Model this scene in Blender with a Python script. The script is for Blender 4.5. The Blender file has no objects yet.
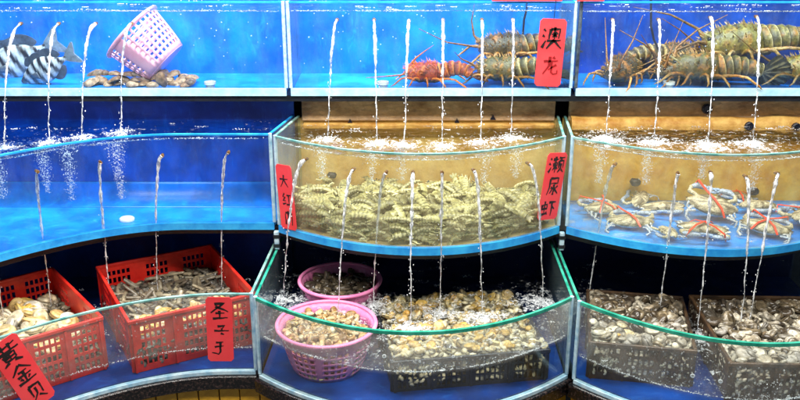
import bpy, math, random
from math import sin, cos, pi, radians, atan2, sqrt
from mathutils import Vector, Matrix, Euler, noise

random.seed(11)
scene = bpy.context.scene
COL = scene.collection

# ------------------------------------------------------------------ camera, world, lamps, exposure
CAM_H, PITCH, F = 1.75, radians(20.0), 900.0
cam_d = bpy.data.cameras.new('camera')
cam_d.sensor_width = 36.0
cam_d.lens = 36.0 * F / 800.0
cam_d.clip_start, cam_d.clip_end = 0.05, 100.0
cam = bpy.data.objects.new('camera', cam_d)
cam.location = (0, 0, CAM_H)
cam.rotation_euler = (pi / 2 - PITCH, 0, 0)
COL.objects.link(cam)
scene.camera = cam

world = bpy.data.worlds.new('World')
scene.world = world
world.use_nodes = True
bg = world.node_tree.nodes['Background']
bg.inputs['Color'].default_value = (0.75, 0.85, 1.0, 1)
bg.inputs['Strength'].default_value = 0.085

def lamp(name, loc, target, sx, sy, power, color):
    l = bpy.data.lights.new(name, 'AREA')
    l.shape = 'RECTANGLE'; l.size = sx; l.size_y = sy
    l.energy = power; l.color = color
    o = bpy.data.objects.new(name, l)
    o.location = loc
    o.rotation_euler = (Vector(target) - Vector(loc)).to_track_quat('-Z', 'Y').to_euler()
    COL.objects.link(o)
    return o
lamp('ceiling_lamp', (0.0, 2.80, 3.0), (0.0, 2.75, 0.8), 3.6, 0.25, 80, (1.0, 0.96, 0.9))
lamp('front_fill', (0.0, 1.30, 3.0), (0.0, 2.7, 0.8), 3.6, 0.4, 112, (1.0, 0.95, 0.88))  # unseen fill added to brighten the tags and upright fronts
lamp('top_tank_fill', (0.0, 3.0, 2.15), (0.0, 3.15, 1.0), 3.6, 0.12, 42, (0.95, 0.98, 1.0))  # unseen lamp added to make the top tanks glow

scene.view_settings.view_transform = 'Standard'
scene.view_settings.look = 'None'
scene.view_settings.exposure = 0.36
scene.view_settings.gamma = 1.0
scene.cycles.use_adaptive_sampling = True
scene.cycles.adaptive_threshold = 0.025
scene.cycles.max_bounces = 8
scene.cycles.transparent_max_bounces = 48
scene.cycles.glossy_bounces = 3
scene.cycles.transmission_bounces = 6
scene.cycles.caustics_reflective = False
scene.cycles.caustics_refractive = False
scene.cycles.sample_clamp_indirect = 4.0

# ------------------------------------------------------------------ rays from the photograph to real planes
def ray(u, v):
    a = (u - 400.0) / F; b = (200.0 - v) / F
    return Vector((a, cos(PITCH) + b * sin(PITCH), -sin(PITCH) + b * cos(PITCH)))
def at_z(u, v, z):
    r = ray(u, v); t = (z - CAM_H) / r.z
    return Vector((0, 0, CAM_H)) + r * t
def at_y(u, v, y):
    r = ray(u, v); t = y / r.y
    return Vector((0, 0, CAM_H)) + r * t
def on_front(u, v, fy, off=0.0):
    y = 2.7
    for _ in range(30):
        p = at_y(u, v, y); y = 0.5 * y + 0.5 * (fy(p.x) + off)
    return at_y(u, v, y)

# ------------------------------------------------------------------ materials
MATS = {}
def new_mat(name):
    m = bpy.data.materials.new(name); m.use_nodes = True
    nt = m.node_tree; nt.nodes.clear()
    out = nt.nodes.new('ShaderNodeOutputMaterial')
    MATS[name] = m
    return m, nt, out
def N(nt, t, **kw):
    n = nt.nodes.new(t)
    for k, v in kw.items():
        if k in n.inputs: n.inputs[k].default_value = v
        else: setattr(n, k, v)
    return n
def rgba(c): return (c[0], c[1], c[2], 1.0)

def paint(name, c1, c2, scale=6.0, rough=0.5, bump=0.15, bscale=40.0, spec=0.5, lo=0.35, hi=0.65, detail=5.0, stretch=(1, 1, 1), metal=0.0):
    """two-tone noise coloured surface with fine relief"""
    m, nt, out = new_mat(name); L = nt.links.new
    tc = N(nt, 'ShaderNodeTexCoord'); mp = N(nt, 'ShaderNodeMapping'); mp.inputs['Scale'].default_value = stretch
    L(tc.outputs['Object'], mp.inputs['Vector'])
    nz = N(nt, 'ShaderNodeTexNoise', Scale=scale, Detail=detail, Roughness=0.62); L(mp.outputs[0], nz.inputs['Vector'])
    cr = N(nt, 'ShaderNodeValToRGB')
    cr.color_ramp.elements[0].position = lo; cr.color_ramp.elements[0].color = rgba(c1)
    cr.color_ramp.elements[1].position = hi; cr.color_ramp.elements[1].color = rgba(c2)
    L(nz.outputs['Fac'], cr.inputs['Fac'])
    b = N(nt, 'ShaderNodeBsdfPrincipled', Roughness=rough, Metallic=metal); b.inputs['Specular IOR Level'].default_value = spec
    L(cr.outputs[0], b.inputs['Base Color'])
    n2 = N(nt, 'ShaderNodeTexNoise', Scale=bscale, Detail=4.0); L(mp.outputs[0], n2.inputs['Vector'])
    bp = N(nt, 'ShaderNodeBump', Strength=bump, Distance=0.01); L(n2.outputs['Fac'], bp.inputs['Height'])
    L(bp.outputs[0], b.inputs['Normal']); L(b.outputs[0], out.inputs[0])
    return m

def mottled(name, c1, c2, c3, rough=0.35, streak=(1, 1, .35)):
    """blue tank paint: broad blotches, pale scratches, and caustic light patches put into the colour"""
    m = paint(name, c1, c2, 2.6, rough, 0.15, 40, lo=.32, hi=.68, detail=7)
    nt = m.node_tree; L = nt.links.new
    b = next(n for n in nt.nodes if n.type == 'BSDF_PRINCIPLED'); cr = next(n for n in nt.nodes if n.type == 'VALTORGB'); tc = next(n for n in nt.nodes if n.type == 'TEX_COORD')
    mp = N(nt, 'ShaderNodeMapping'); mp.inputs['Scale'].default_value = streak; L(tc.outputs['Object'], mp.inputs['Vector'])
    nz = N(nt, 'ShaderNodeTexNoise', Scale=24.0, Detail=8.0, Roughness=.75); nz.inputs['Distortion'].default_value = .8; L(mp.outputs[0], nz.inputs['Vector'])
    mr = N(nt, 'ShaderNodeMapRange'); mr.inputs['From Min'].default_value = .54; mr.inputs['From Max'].default_value = .74; mr.inputs['To Max'].default_value = .75; L(nz.outputs['Fac'], mr.inputs['Value'])
    mx = N(nt, 'ShaderNodeMixRGB'); mx.inputs[2].default_value = rgba(c3); L(mr.outputs[0], mx.inputs[0]); L(cr.outputs[0], mx.inputs[1])
    vo = N(nt, 'ShaderNodeTexNoise', Scale=9.0, Detail=6.0); L(tc.outputs['Object'], vo.inputs['Vector'])
    m2 = N(nt, 'ShaderNodeMapRange'); m2.inputs['From Min'].default_value = .40; m2.inputs['From Max'].default_value = .60; m2.inputs['To Min'].default_value = .68; m2.inputs['To Max'].default_value = 1.08; L(vo.outputs['Fac'], m2.inputs['Value'])
    vm = N(nt, 'ShaderNodeVectorMath', operation='SCALE'); L(mx.outputs[0], vm.inputs[0]); L(m2.outputs[0], vm.inputs['Scale'])
    L(vm.outputs[0], b.inputs['Base Color']); return m

def shell(name, cols, rough=0.35, scale=30.0, bump=0.4, mix=0.45, stretch=(1, 1, 1)):
    """per object random palette colour, mottled"""
    m, nt, out = new_mat(name); L = nt.links.new
    oi = N(nt, 'ShaderNodeObjectInfo'); cr = N(nt, 'ShaderNodeValToRGB')
    while len(cr.color_ramp.elements) < len(cols): cr.color_ramp.elements.new(0.5)
    for i, c in enumerate(cols):
        cr.color_ramp.elements[i].position = i / max(1, len(cols) - 1); cr.color_ramp.elements[i].color = rgba(c)
    L(oi.outputs['Random'], cr.inputs['Fac'])
    tc = N(nt, 'ShaderNodeTexCoord'); mp = N(nt, 'ShaderNodeMapping'); mp.inputs['Scale'].default_value = stretch
    L(tc.outputs['Object'], mp.inputs['Vector'])
    nz = N(nt, 'ShaderNodeTexNoise', Scale=scale, Detail=4.0, noise_dimensions='4D'); L(mp.outputs[0], nz.inputs['Vector'])
    ml = N(nt, 'ShaderNodeMath', operation='MULTIPLY'); ml.inputs[1].default_value = 37.0
    L(oi.outputs['Random'], ml.inputs[0]); L(ml.outputs[0], nz.inputs['W'])
    mr = N(nt, 'ShaderNodeMapRange'); mr.inputs['From Min'].default_value = 0.35; mr.inputs['From Max'].default_value = 0.65
    mr.inputs['To Min'].default_value = 1 - mix; mr.inputs['To Max'].default_value = 1 + mix * 0.6
    L(nz.outputs['Fac'], mr.inputs['Value'])
    vm = N(nt, 'ShaderNodeVectorMath', operation='SCALE'); L(cr.outputs[0], vm.inputs[0]); L(mr.outputs[0], vm.inputs['Scale'])
    at = N(nt, 'ShaderNodeAttribute', attribute_name='Col'); v2 = N(nt, 'ShaderNodeVectorMath', operation='MULTIPLY'); L(vm.outputs[0], v2.inputs[0]); L(at.outputs['Color'], v2.inputs[1])
    b = N(nt, 'ShaderNodeBsdfPrincipled', Roughness=rough)
    L(v2.outputs[0], b.inputs['Base Color'])
    bp = N(nt, 'ShaderNodeBump', Strength=bump, Distance=0.003); L(nz.outputs['Fac'], bp.inputs['Height'])
    L(bp.outputs[0], b.inputs['Normal']); L(b.outputs[0], out.inputs[0])
    return m

def pigment(name, rough=0.35, scale=60.0, mix=0.5, bump=0.5, vary=0.0):
    """colour attribute of the body, mottled by noise"""
    m, nt, out = new_mat(name); L = nt.links.new
    at = N(nt, 'ShaderNodeAttribute', attribute_name='Col')
    tc = N(nt, 'ShaderNodeTexCoord')
    nz = N(nt, 'ShaderNodeTexNoise', Scale=scale, Detail=5.0, Roughness=0.7); L(tc.outputs['Object'], nz.inputs['Vector'])
    mr = N(nt, 'ShaderNodeMapRange'); mr.inputs['From Min'].default_value = 0.32; mr.inputs['From Max'].default_value = 0.68
    mr.inputs['To Min'].default_value = 1 - mix; mr.inputs['To Max'].default_value = 1 + mix
    L(nz.outputs['Fac'], mr.inputs['Value'])
    oi = N(nt, 'ShaderNodeObjectInfo'); ro = N(nt, 'ShaderNodeMapRange'); ro.inputs['To Min'].default_value = 1 - vary; ro.inputs['To Max'].default_value = 1 + vary
    L(oi.outputs['Random'], ro.inputs['Value']); mu = N(nt, 'ShaderNodeMath', operation='MULTIPLY'); L(ro.outputs[0], mu.inputs[0]); L(mr.outputs[0], mu.inputs[1])
    vm = N(nt, 'ShaderNodeVectorMath', operation='SCALE'); L(at.outputs['Color'], vm.inputs[0]); L(mu.outputs[0], vm.inputs['Scale'])
    b = N(nt, 'ShaderNodeBsdfPrincipled', Roughness=rough)
    L(vm.outputs[0], b.inputs['Base Color'])
    bp = N(nt, 'ShaderNodeBump', Strength=bump, Distance=0.004); L(nz.outputs['Fac'], bp.inputs['Height'])
    L(bp.outputs[0], b.inputs['Normal']); L(b.outputs[0], out.inputs[0])
    return m

def clear(name, tint, gloss=0.06, film=0.0, film_col=(1, 1, 1), film_scale=9.0, rough=0.03, bump=0.0, bscale=30.0, film_lo=0.35, film_hi=0.75, stretch=(1, 1, 1), splash=None, froth_on=False):
    """thin clear sheet: tinted see-through, mirror by angle, patchy film of water marks with reflected glare and murk put into it"""
    m, nt, out = new_mat(name); L = nt.links.new
    tr = N(nt, 'ShaderNodeBsdfTransparent', Color=rgba(tint)); gl = N(nt, 'ShaderNodeBsdfGlossy', Roughness=rough)
    lw = N(nt, 'ShaderNodeLayerWeight', Blend=0.5)
    pw = N(nt, 'ShaderNodeMath', operation='POWER'); pw.inputs[1].default_value = 4.0; L(lw.outputs['Facing'], pw.inputs[0])
    ma = N(nt, 'ShaderNodeMath', operation='MULTIPLY_ADD'); ma.inputs[1].default_value = 0.9; ma.inputs[2].default_value = gloss
    L(pw.outputs[0], ma.inputs[0])
    mx = N(nt, 'ShaderNodeMixShader'); L(ma.outputs[0], mx.inputs[0]); L(tr.outputs[0], mx.inputs[1]); L(gl.outputs[0], mx.inputs[2])
    tc = N(nt, 'ShaderNodeTexCoord'); mp = N(nt, 'ShaderNodeMapping'); mp.inputs['Scale'].default_value = stretch
    L(tc.outputs['Object'], mp.inputs['Vector'])
    if bump:
        n2 = N(nt, 'ShaderNodeTexNoise', Scale=bscale, Detail=3.0); L(mp.outputs[0], n2.inputs['Vector'])
        bp = N(nt, 'ShaderNodeBump', Strength=bump, Distance=0.01); L(n2.outputs['Fac'], bp.inputs['Height'])
        L(bp.outputs[0], gl.inputs['Normal'])
    last = mx
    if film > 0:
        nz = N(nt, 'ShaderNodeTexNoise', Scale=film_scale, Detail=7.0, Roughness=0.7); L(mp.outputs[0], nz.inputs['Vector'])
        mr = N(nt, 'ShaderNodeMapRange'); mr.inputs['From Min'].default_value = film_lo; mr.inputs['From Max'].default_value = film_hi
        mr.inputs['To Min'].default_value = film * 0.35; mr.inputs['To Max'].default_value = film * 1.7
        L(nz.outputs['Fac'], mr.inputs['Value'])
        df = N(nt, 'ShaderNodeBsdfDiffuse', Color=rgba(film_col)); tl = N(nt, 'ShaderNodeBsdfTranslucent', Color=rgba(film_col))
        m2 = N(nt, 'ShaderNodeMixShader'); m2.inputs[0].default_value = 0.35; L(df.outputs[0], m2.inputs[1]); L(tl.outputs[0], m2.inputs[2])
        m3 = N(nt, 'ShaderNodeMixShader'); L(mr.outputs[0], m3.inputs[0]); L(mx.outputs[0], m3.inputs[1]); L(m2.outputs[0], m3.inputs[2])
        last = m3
        if splash:      # film of marks and painted glare kept above the water line
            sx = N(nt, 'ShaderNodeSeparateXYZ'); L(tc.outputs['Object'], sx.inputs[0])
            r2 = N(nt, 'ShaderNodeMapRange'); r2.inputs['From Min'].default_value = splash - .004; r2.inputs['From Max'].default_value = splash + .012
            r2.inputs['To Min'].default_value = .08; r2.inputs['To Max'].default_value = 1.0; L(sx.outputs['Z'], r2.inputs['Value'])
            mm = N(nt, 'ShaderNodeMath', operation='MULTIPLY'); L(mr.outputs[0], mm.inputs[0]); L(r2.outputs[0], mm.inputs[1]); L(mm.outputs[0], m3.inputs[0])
    if froth_on:      # patches of fine foam where the jets stir the surface (amount kept per vertex)
        at = N(nt, 'ShaderNodeAttribute', attribute_name='Col'); sp = N(nt, 'ShaderNodeSeparateColor'); L(at.outputs['Color'], sp.inputs[0])
        nz = N(nt, 'ShaderNodeTexNoise', Scale=42.0, Detail=7.0, Roughness=.72); nz.inputs['Distortion'].default_value = .6; L(mp.outputs[0], nz.inputs['Vector'])
        vo = N(nt, 'ShaderNodeTexVoronoi', Scale=150.0); L(mp.outputs[0], vo.inputs['Vector'])
        a1 = N(nt, 'ShaderNodeMath', operation='MULTIPLY_ADD'); a1.inputs[1].default_value = 2.2; L(nz.outputs['Fac'], a1.inputs[0])
        a0 = N(nt, 'ShaderNodeMath', operation='MULTIPLY_ADD'); a0.inputs[1].default_value = -.35; L(vo.outputs['Distance'], a0.inputs[0]); L(sp.outputs[0], a0.inputs[2]); L(a0.outputs[0], a1.inputs[2])
        mr = N(nt, 'ShaderNodeMapRange'); mr.inputs['From Min'].default_value = 1.42; mr.inputs['From Max'].default_value = 1.85; mr.inputs['To Max'].default_value = .88; L(a1.outputs[0], mr.inputs['Value'])
        df = N(nt, 'ShaderNodeBsdfPrincipled', Roughness=.3); df.inputs['Base Color'].default_value = (.88, .92, .94, 1)
        bp = N(nt, 'ShaderNodeBump', Strength=.6, Distance=.004); L(vo.outputs['Distance'], bp.inputs['Height']); L(bp.outputs[0], df.inputs['Normal'])
        m4 = N(nt, 'ShaderNodeMixShader'); L(mr.outputs[0], m4.inputs[0]); L(last.outputs[0], m4.inputs[1]); L(df.outputs[0], m4.inputs[2]); last = m4
    L(last.outputs[0], out.inputs[0])
    return m

def froth(name, col, trans, rough=0.12):
    m, nt, out = new_mat(name); L = nt.links.new
    b = N(nt, 'ShaderNodeBsdfPrincipled', Roughness=rough); b.inputs['Base Color'].default_value = rgba(col)
    tr = N(nt, 'ShaderNodeBsdfTransparent', Color=(1, 1, 1, 1))
    lw = N(nt, 'ShaderNodeLayerWeight', Blend=0.35)
    mr = N(nt, 'ShaderNodeMapRange'); mr.inputs['To Min'].default_value = trans; mr.inputs['To Max'].default_value = 0.05
    L(lw.outputs['Facing'], mr.inputs['Value'])
    mx = N(nt, 'ShaderNodeMixShader'); L(mr.outputs[0], mx.inputs[0]); L(b.outputs[0], mx.inputs[1]); L(tr.outputs[0], mx.inputs[2])
    L(mx.outputs[0], out.inputs[0])
    return m

mottled('blue_paint', (0.0, 0.13, 0.68), (0.004, 0.27, 0.92), (0.02, 0.42, 0.95))
mottled('deep_blue_paint', (0.0, 0.03, 0.26), (0.002, 0.075, 0.50), (0.006, 0.13, 0.62))
paint('shade_paint', (0.002, 0.010, 0.07), (0.004, 0.022, 0.15), 5, 0.4, 0.1, 60)  # shade beneath the middle tier put into the lowest back walls' colour
mottled('shaded_blue_paint', (0.0, 0.03, 0.28), (0.002, 0.09, 0.55), (0.006, 0.16, 0.70))  # the same blue paint, darkened to carry the shade on back walls
mottled('crab_floor', (0.02, 0.17, 0.62), (0.04, 0.36, 0.88), (0.75, 0.66, 0.45), streak=(.6, 1, 1))
mottled('low_floor', (0.0, 0.018, 0.13), (0.003, 0.06, 0.32), (0.02, 0.12, 0.40), streak=(.6, 1, 1))  # blue floor paint darkened to carry the shade in the lowest tanks
mottled('azure_floor', (0.0, 0.17, 0.74), (0.01, 0.33, 0.93), (0.05, 0.48, 0.96), streak=(.6, 1, 1))
paint('pale_trim', (0.35, 0.70, 0.90), (0.62, 0.88, 0.98), 14, 0.25, 0.1, 60)
paint('blue_trim', (0.01, 0.25, 0.75), (0.05, 0.50, 0.95), 12, 0.25, 0.1, 60)
paint('tan_wall', (0.58, 0.32, 0.06), (0.94, 0.70, 0.25), 9, 0.7, 0.5, 30, lo=0.3, hi=0.68)
paint('sand_wall', (0.62, 0.27, 0.02), (0.92, 0.56, 0.10), 14, 0.7, 0.5, 30, lo=0.3, hi=0.68)
paint('brown_board', (0.24, 0.13, 0.06), (0.88, 0.66, 0.40), 8, 0.75, 0.6, 45, lo=0.3, hi=0.7, stretch=(1, 1, 1.6))
paint('ochre_ledge', (0.55, 0.25, 0.04), (0.94, 0.62, 0.18), 16, 0.6, 0.5, 40)
paint('sand_floor', (0.45, 0.30, 0.10), (0.75, 0.58, 0.25), 18, 0.7, 0.4, 50)
paint('green_edge', (0.0, 0.20, 0.13), (0.06, 0.42, 0.30), 20, 0.15, 0.05, 60)
paint('teal_edge', (0.07, 0.24, 0.22), (0.35, 0.55, 0.50), 22, 0.15, 0.05, 60)
paint('silicone', (0.28, 0.52, 0.70), (0.66, 0.84, 0.92), 30, 0.3, 0.2, 60)
paint('dark_silicone', (0.02, 0.03, 0.05), (0.12, 0.16, 0.2), 30, 0.3, 0.2, 60)
paint('black_steel', (0.006, 0.008, 0.012), (0.02, 0.022, 0.03), 20, 0.4, 0.2, 60)
paint('granite', (0.004, 0.004, 0.005), (0.10, 0.06, 0.05), 130, 0.18, 0.15, 90, lo=0.5, hi=0.78)
paint('yellow_tile', (0.55, 0.28, 0.02), (0.85, 0.50, 0.04), 14, 0.25, 0.1, 30)
paint('grout', (0.05, 0.03, 0.02), (0.12, 0.08, 0.04), 30, 0.8, 0.3, 60)
paint('wet_concrete', (0.04, 0.04, 0.045), (0.10, 0.10, 0.10), 5, 0.25, 0.2, 30)
paint('red_plastic', (0.55, 0.012, 0.008), (0.78, 0.035, 0.02), 14, 0.35, 0.12, 50)
paint('black_plastic', (0.008, 0.009, 0.012), (0.03, 0.03, 0.035), 20, 0.35, 0.2, 50)
paint('brown_plastic', (0.018, 0.013, 0.010), (0.10, 0.055, 0.025), 16, 0.4, 0.25, 50)
paint('pink_plastic', (0.86, 0.22, 0.48), (0.93, 0.34, 0.58), 12, 0.35, 0.1, 50)
paint('pale_pink_plastic', (0.95, 0.42, 0.58), (0.96, 0.56, 0.70), 12, 0.35, 0.1, 50)
paint('red_paper', (0.88, 0.045, 0.055), (0.93, 0.075, 0.085), 6, 0.45, 0.1, 20)
paint('ink', (0.004, 0.004, 0.004), (0.02, 0.012, 0.012), 40, 0.5, 0.0, 20)
paint('faded_ink', (0.35, 0.008, 0.01), (0.20, 0.006, 0.008), 40, 0.5, 0.0, 20)
paint('white_plastic', (0.62, 0.66, 0.60), (0.82, 0.84, 0.78), 20, 0.3, 0.1, 40)
paint('rubber', (0.004, 0.006, 0.02), (0.015, 0.018, 0.04), 20, 0.4, 0.2, 60)
paint('brass', (0.10, 0.045, 0.02), (0.34, 0.20, 0.08), 60, 0.35, 0.2, 60)
paint('red_band', (0.78, 0.025, 0.012), (0.88, 0.07, 0.03), 20, 0.35, 0.1, 60)
paint('black_eye', (0.003, 0.003, 0.003), (0.01, 0.01, 0.01), 10, 0.08, 0.0, 20)

clear('top_glass', (0.97, 0.99, 1.0), gloss=0.02, film=0.03, film_col=(0.7, 0.85, 1), film_scale=22, film_lo=.42, film_hi=.72, stretch=(1, 1, .3))
clear('mid_glass', (0.96, 0.99, 0.98), gloss=0.025, film=0.11, film_col=(0.95, 0.86, 0.55), film_scale=18, film_lo=.35, film_hi=.7, stretch=(1, 1, .4))
clear('mid_blue_glass', (0.96, 0.99, 1.0), gloss=0.025, film=0.03, film_col=(0.6, 0.8, 1.0), film_scale=20, film_lo=.42, film_hi=.72, stretch=(1, 1, .3))
clear('low_glass', (0.95, 0.98, 0.97), gloss=0.03, film=0.17, film_col=(0.95, 0.90, 0.80), film_scale=13, stretch=(1, 1, 0.8), splash=.145)  # pale film also stands in for bright surroundings mirrored in the pane
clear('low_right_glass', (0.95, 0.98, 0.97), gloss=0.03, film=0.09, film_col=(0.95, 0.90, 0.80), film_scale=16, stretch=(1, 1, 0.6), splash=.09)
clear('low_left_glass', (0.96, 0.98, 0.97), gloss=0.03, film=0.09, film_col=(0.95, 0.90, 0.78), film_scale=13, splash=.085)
clear('side_glass', (0.88, 0.97, 0.98), gloss=0.03, film=0.06, film_col=(0.7, 0.9, 0.95), film_scale=10)
clear('blue_water', (0.86, 0.96, 1.0), gloss=0.06, rough=0.02, bump=0.25, bscale=35, froth_on=True)
clear('tan_water', (0.98, 0.96, 0.90), gloss=0.07, rough=0.03, bump=0.3, bscale=35, froth_on=True)
clear('low_water', (0.88, 0.93, 0.96), gloss=0.07, rough=0.03, bump=0.3, bscale=40, froth_on=True)
froth('foam', (0.92, 0.95, 0.97), 0.5)
froth('bubble', (0.85, 0.93, 1.0), 0.75)
froth('big_bubble', (0.9, 0.94, 0.96), 0.97, 0.05)
def jet_mat():
    m, nt, out = new_mat('falling_water'); L = nt.links.new
    tc = N(nt, 'ShaderNodeTexCoord'); mp = N(nt, 'ShaderNodeMapping'); mp.inputs['Scale'].default_value = (1, 1, .35); L(tc.outputs['Object'], mp.inputs['Vector'])
    nz = N(nt, 'ShaderNodeTexNoise', Scale=130.0, Detail=3.0); L(mp.outputs[0], nz.inputs['Vector'])
    mr = N(nt, 'ShaderNodeMapRange'); mr.inputs['From Min'].default_value = .44; mr.inputs['From Max'].default_value = .60; mr.inputs['To Min'].default_value = .10; mr.inputs['To Max'].default_value = .85
    L(nz.outputs['Fac'], mr.inputs['Value'])
    tr = N(nt, 'ShaderNodeBsdfTransparent', Color=(.93, .95, .97, 1)); gl = N(nt, 'ShaderNodeBsdfGlossy', Roughness=.06)
    m1 = N(nt, 'ShaderNodeMixShader'); m1.inputs[0].default_value = .26; L(tr.outputs[0], m1.inputs[1]); L(gl.outputs[0], m1.inputs[2])
    b = N(nt, 'ShaderNodeBsdfPrincipled', Roughness=.1); b.inputs['Base Color'].default_value = (.93, .96, .98, 1)  # white froth patches also stand in for reflections on the jet
    m2 = N(nt, 'ShaderNodeMixShader'); L(mr.outputs[0], m2.inputs[0]); L(m1.outputs[0], m2.inputs[1]); L(b.outputs[0], m2.inputs[2])
    L(m2.outputs[0], out.inputs[0])
jet_mat()

pigment('lobster_shell', 0.24, 95, 0.7, 0.8)
pigment('red_lobster_shell', 0.24, 90, 0.6, 0.8)
pigment('fish_skin', 0.4, 30, 0.5, 0.2)
pigment('crab_shell', 0.35, 240, 0.95, 0.4)
pigment('shrimp_shell', 0.3, 90, 0.5, 0.4, 0.45)
shell('clam_shell', [(0.60, 0.36, 0.11), (0.28, 0.16, 0.06), (0.75, 0.55, 0.26), (0.44, 0.27, 0.10), (0.80, 0.66, 0.42)], 0.35, 80, 0.4, 0.5)
shell('pale_clam_shell', [(0.82, 0.54, 0.16), (0.70, 0.38, 0.07), (0.86, 0.72, 0.44), (0.58, 0.34, 0.09), (0.88, 0.68, 0.30)], 0.35, 80, 0.4, 0.4)
shell('dark_clam_shell', [(0.13, 0.095, 0.055), (0.05, 0.04, 0.03), (0.22, 0.17, 0.10), (0.09, 0.075, 0.055), (0.34, 0.28, 0.19)], 0.2, 70, 0.4, 0.55)  # dark shells, deepened further to carry the shade at the rear
shell('cream_clam_shell', [(0.50, 0.43, 0.30), (0.28, 0.24, 0.18), (0.68, 0.62, 0.48), (0.18, 0.16, 0.13), (0.42, 0.39, 0.33)], 0.3, 70, 0.4, 0.4)
shell('razor_shell', [(0.12, 0.10, 0.07), (0.24, 0.20, 0.13), (0.07, 0.06, 0.05), (0.34, 0.29, 0.19), (0.16, 0.15, 0.13)], 0.3, 60, 0.4, 0.5)
shell('golden_shell', [(0.85, 0.45, 0.04), (0.80, 0.72, 0.50), (0.82, 0.52, 0.08), (0.70, 0.60, 0.38), (0.86, 0.82, 0.70)], 0.3, 60, 0.4, 0.4)
shell('abalone_shell', [(0.26, 0.15, 0.08), (0.45, 0.30, 0.17), (0.17, 0.11, 0.07), (0.58, 0.42, 0.26)], 0.45, 70, 0.6, 0.6)

# ------------------------------------------------------------------ mesh building
class MB:
    def __init__(s): s.v = []; s.f = []; s.c = []; s.m = []; s.col = (1, 1, 1); s.mi = 0
    def add(s, vs, fs, cols=None):
        b = len(s.v)
        s.v += [tuple(p) for p in vs]
        s.c += list(cols) if cols else [s.col] * len(vs)
        for f in fs: s.f.append(tuple(i + b for i in f)); s.m.append(s.mi)
    def rings(s, rings, cap=True, closed=True, cols=None):
        n = len(rings[0]); vs = [p for r in rings for p in r]; fs = []
        for i in range(len(rings) - 1):
            for j in range(n if closed else n - 1):
                a = i * n + j; b = i * n + (j + 1) % n
                fs.append((a, b, b + n, a + n))
        if cap and closed:
            fs.append(tuple(range(n))[::-1]); fs.append(tuple(range((len(rings) - 1) * n, len(rings) * n)))
        cc = None
        if cols: cc = [cols[i] if not isinstance(cols[i], list) else cols[i][j] for i in range(len(rings)) for j in range(n)]
        s.add(vs, fs, cc)
    def tube(s, pts, rad, n=8, flat=1.0):
        pts = [Vector(p) for p in pts]; rs = []
        up = Vector((0, 0, 1)); prev = None
        for i, p in enumerate(pts):
            t = (pts[min(i + 1, len(pts) - 1)] - pts[max(i - 1, 0)])
            if t.length < 1e-9: t = Vector((0, 0, 1))
            t.normalize()
            if prev is None:
                a = t.cross(up)
                if a.length < 0.1: a = t.cross(Vector((1, 0, 0)))
            else: a = prev - t * prev.dot(t)
            a.normalize(); prev = a; b = t.cross(a)
            r = rad[i] if isinstance(rad, (list, tuple)) else rad
            rs.append([p + a * (r * cos(2 * pi * k / n)) + b * (r * flat * sin(2 * pi * k / n)) for k in range(n)])
        s.rings(rs)
    def box(s, x0, x1, y0, y1, z0, z1):
        vs = [(x, y, z) for z in (z0, z1) for y in (y0, y1) for x in (x0, x1)]
        s.add(vs, [(0, 2, 3, 1), (4, 5, 7, 6), (0, 1, 5, 4), (2, 6, 7, 3), (0, 4, 6, 2), (1, 3, 7, 5)])
    def ball(s, c, r, sub=0, sz=1.0):
        vs, fs = ICO[sub]
        c = Vector(c); s.add([(c.x + p[0] * r, c.y + p[1] * r, c.z + p[2] * r * sz) for p in vs], fs)
    def cone(s, p, d, r, n=4):
        p = Vector(p); d = Vector(d); a = d.orthogonal().normalized(); b = d.normalized().cross(a)
        vs = [p + a * (r * cos(2 * pi * k / n)) + b * (r * sin(2 * pi * k / n)) for k in range(n)] + [p + d]
        s.add(vs, [(k, (k + 1) % n, n) for k in range(n)])
    def mesh(s, name, mats, smooth=True, sharp=60):
        me = bpy.data.meshes.new(name); me.from_pydata(s.v, [], s.f); me.update()
        for m in mats: me.materials.append(MATS[m])
        if len(mats) > 1: me.polygons.foreach_set('material_index', s.m)
        at = me.color_attributes.new('Col', 'FLOAT_COLOR', 'POINT')
        at.data.foreach_set('color', [x for c in s.c for x in (c[0], c[1], c[2], 1.0)])
        if smooth:
            me.polygons.foreach_set('use_smooth', [True] * len(me.polygons))
            me.set_sharp_from_angle(angle=radians(sharp))
        return me
    def build(s, name, mats, parent=None, smooth=True):
        if isinstance(mats, str): mats = [mats]
        return link(name, s.mesh(name, mats, smooth), parent)
def link(name, me, parent=None):
    o = bpy.data.objects.new(name, me); COL.objects.link(o)
    if parent: o.parent = parent
    return o
def ico(sub):
    t = (1 + 5 ** 0.5) / 2
    vs = [Vector(p).normalized() for p in [(-1, t, 0), (1, t, 0), (-1, -t, 0), (1, -t, 0), (0, -1, t), (0, 1, t), (0, -1, -t), (0, 1, -t), (t, 0, -1), (t, 0, 1), (-t, 0, -1), (-t, 0, 1)]]
    fs = [(0, 11, 5), (0, 5, 1), (0, 1, 7), (0, 7, 10), (0, 10, 11), (1, 5, 9), (5, 11, 4), (11, 10, 2), (10, 7, 6), (7, 1, 8), (3, 9, 4), (3, 4, 2), (3, 2, 6), (3, 6, 8), (3, 8, 9), (4, 9, 5), (2, 4, 11), (6, 2, 10), (8, 6, 7), (9, 8, 1)]
    for _ in range(sub):
        nf = []; cache = {}
        def mid(a, b):
            k = (min(a, b), max(a, b))
            if k not in cache: vs.append(((vs[a] + vs[b]) / 2).normalized()); cache[k] = len(vs) - 1
            return cache[k]
        for a, b, c in fs:
            ab, bc, ca = mid(a, b), mid(b, c), mid(c, a)
            nf += [(a, ab, ca), (b, bc, ab), (c, ca, bc), (ab, bc, ca)]
        fs = nf
    return [tuple(v) for v in vs], fs
ICO = [ico(0), ico(1), ico(2)]

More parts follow.
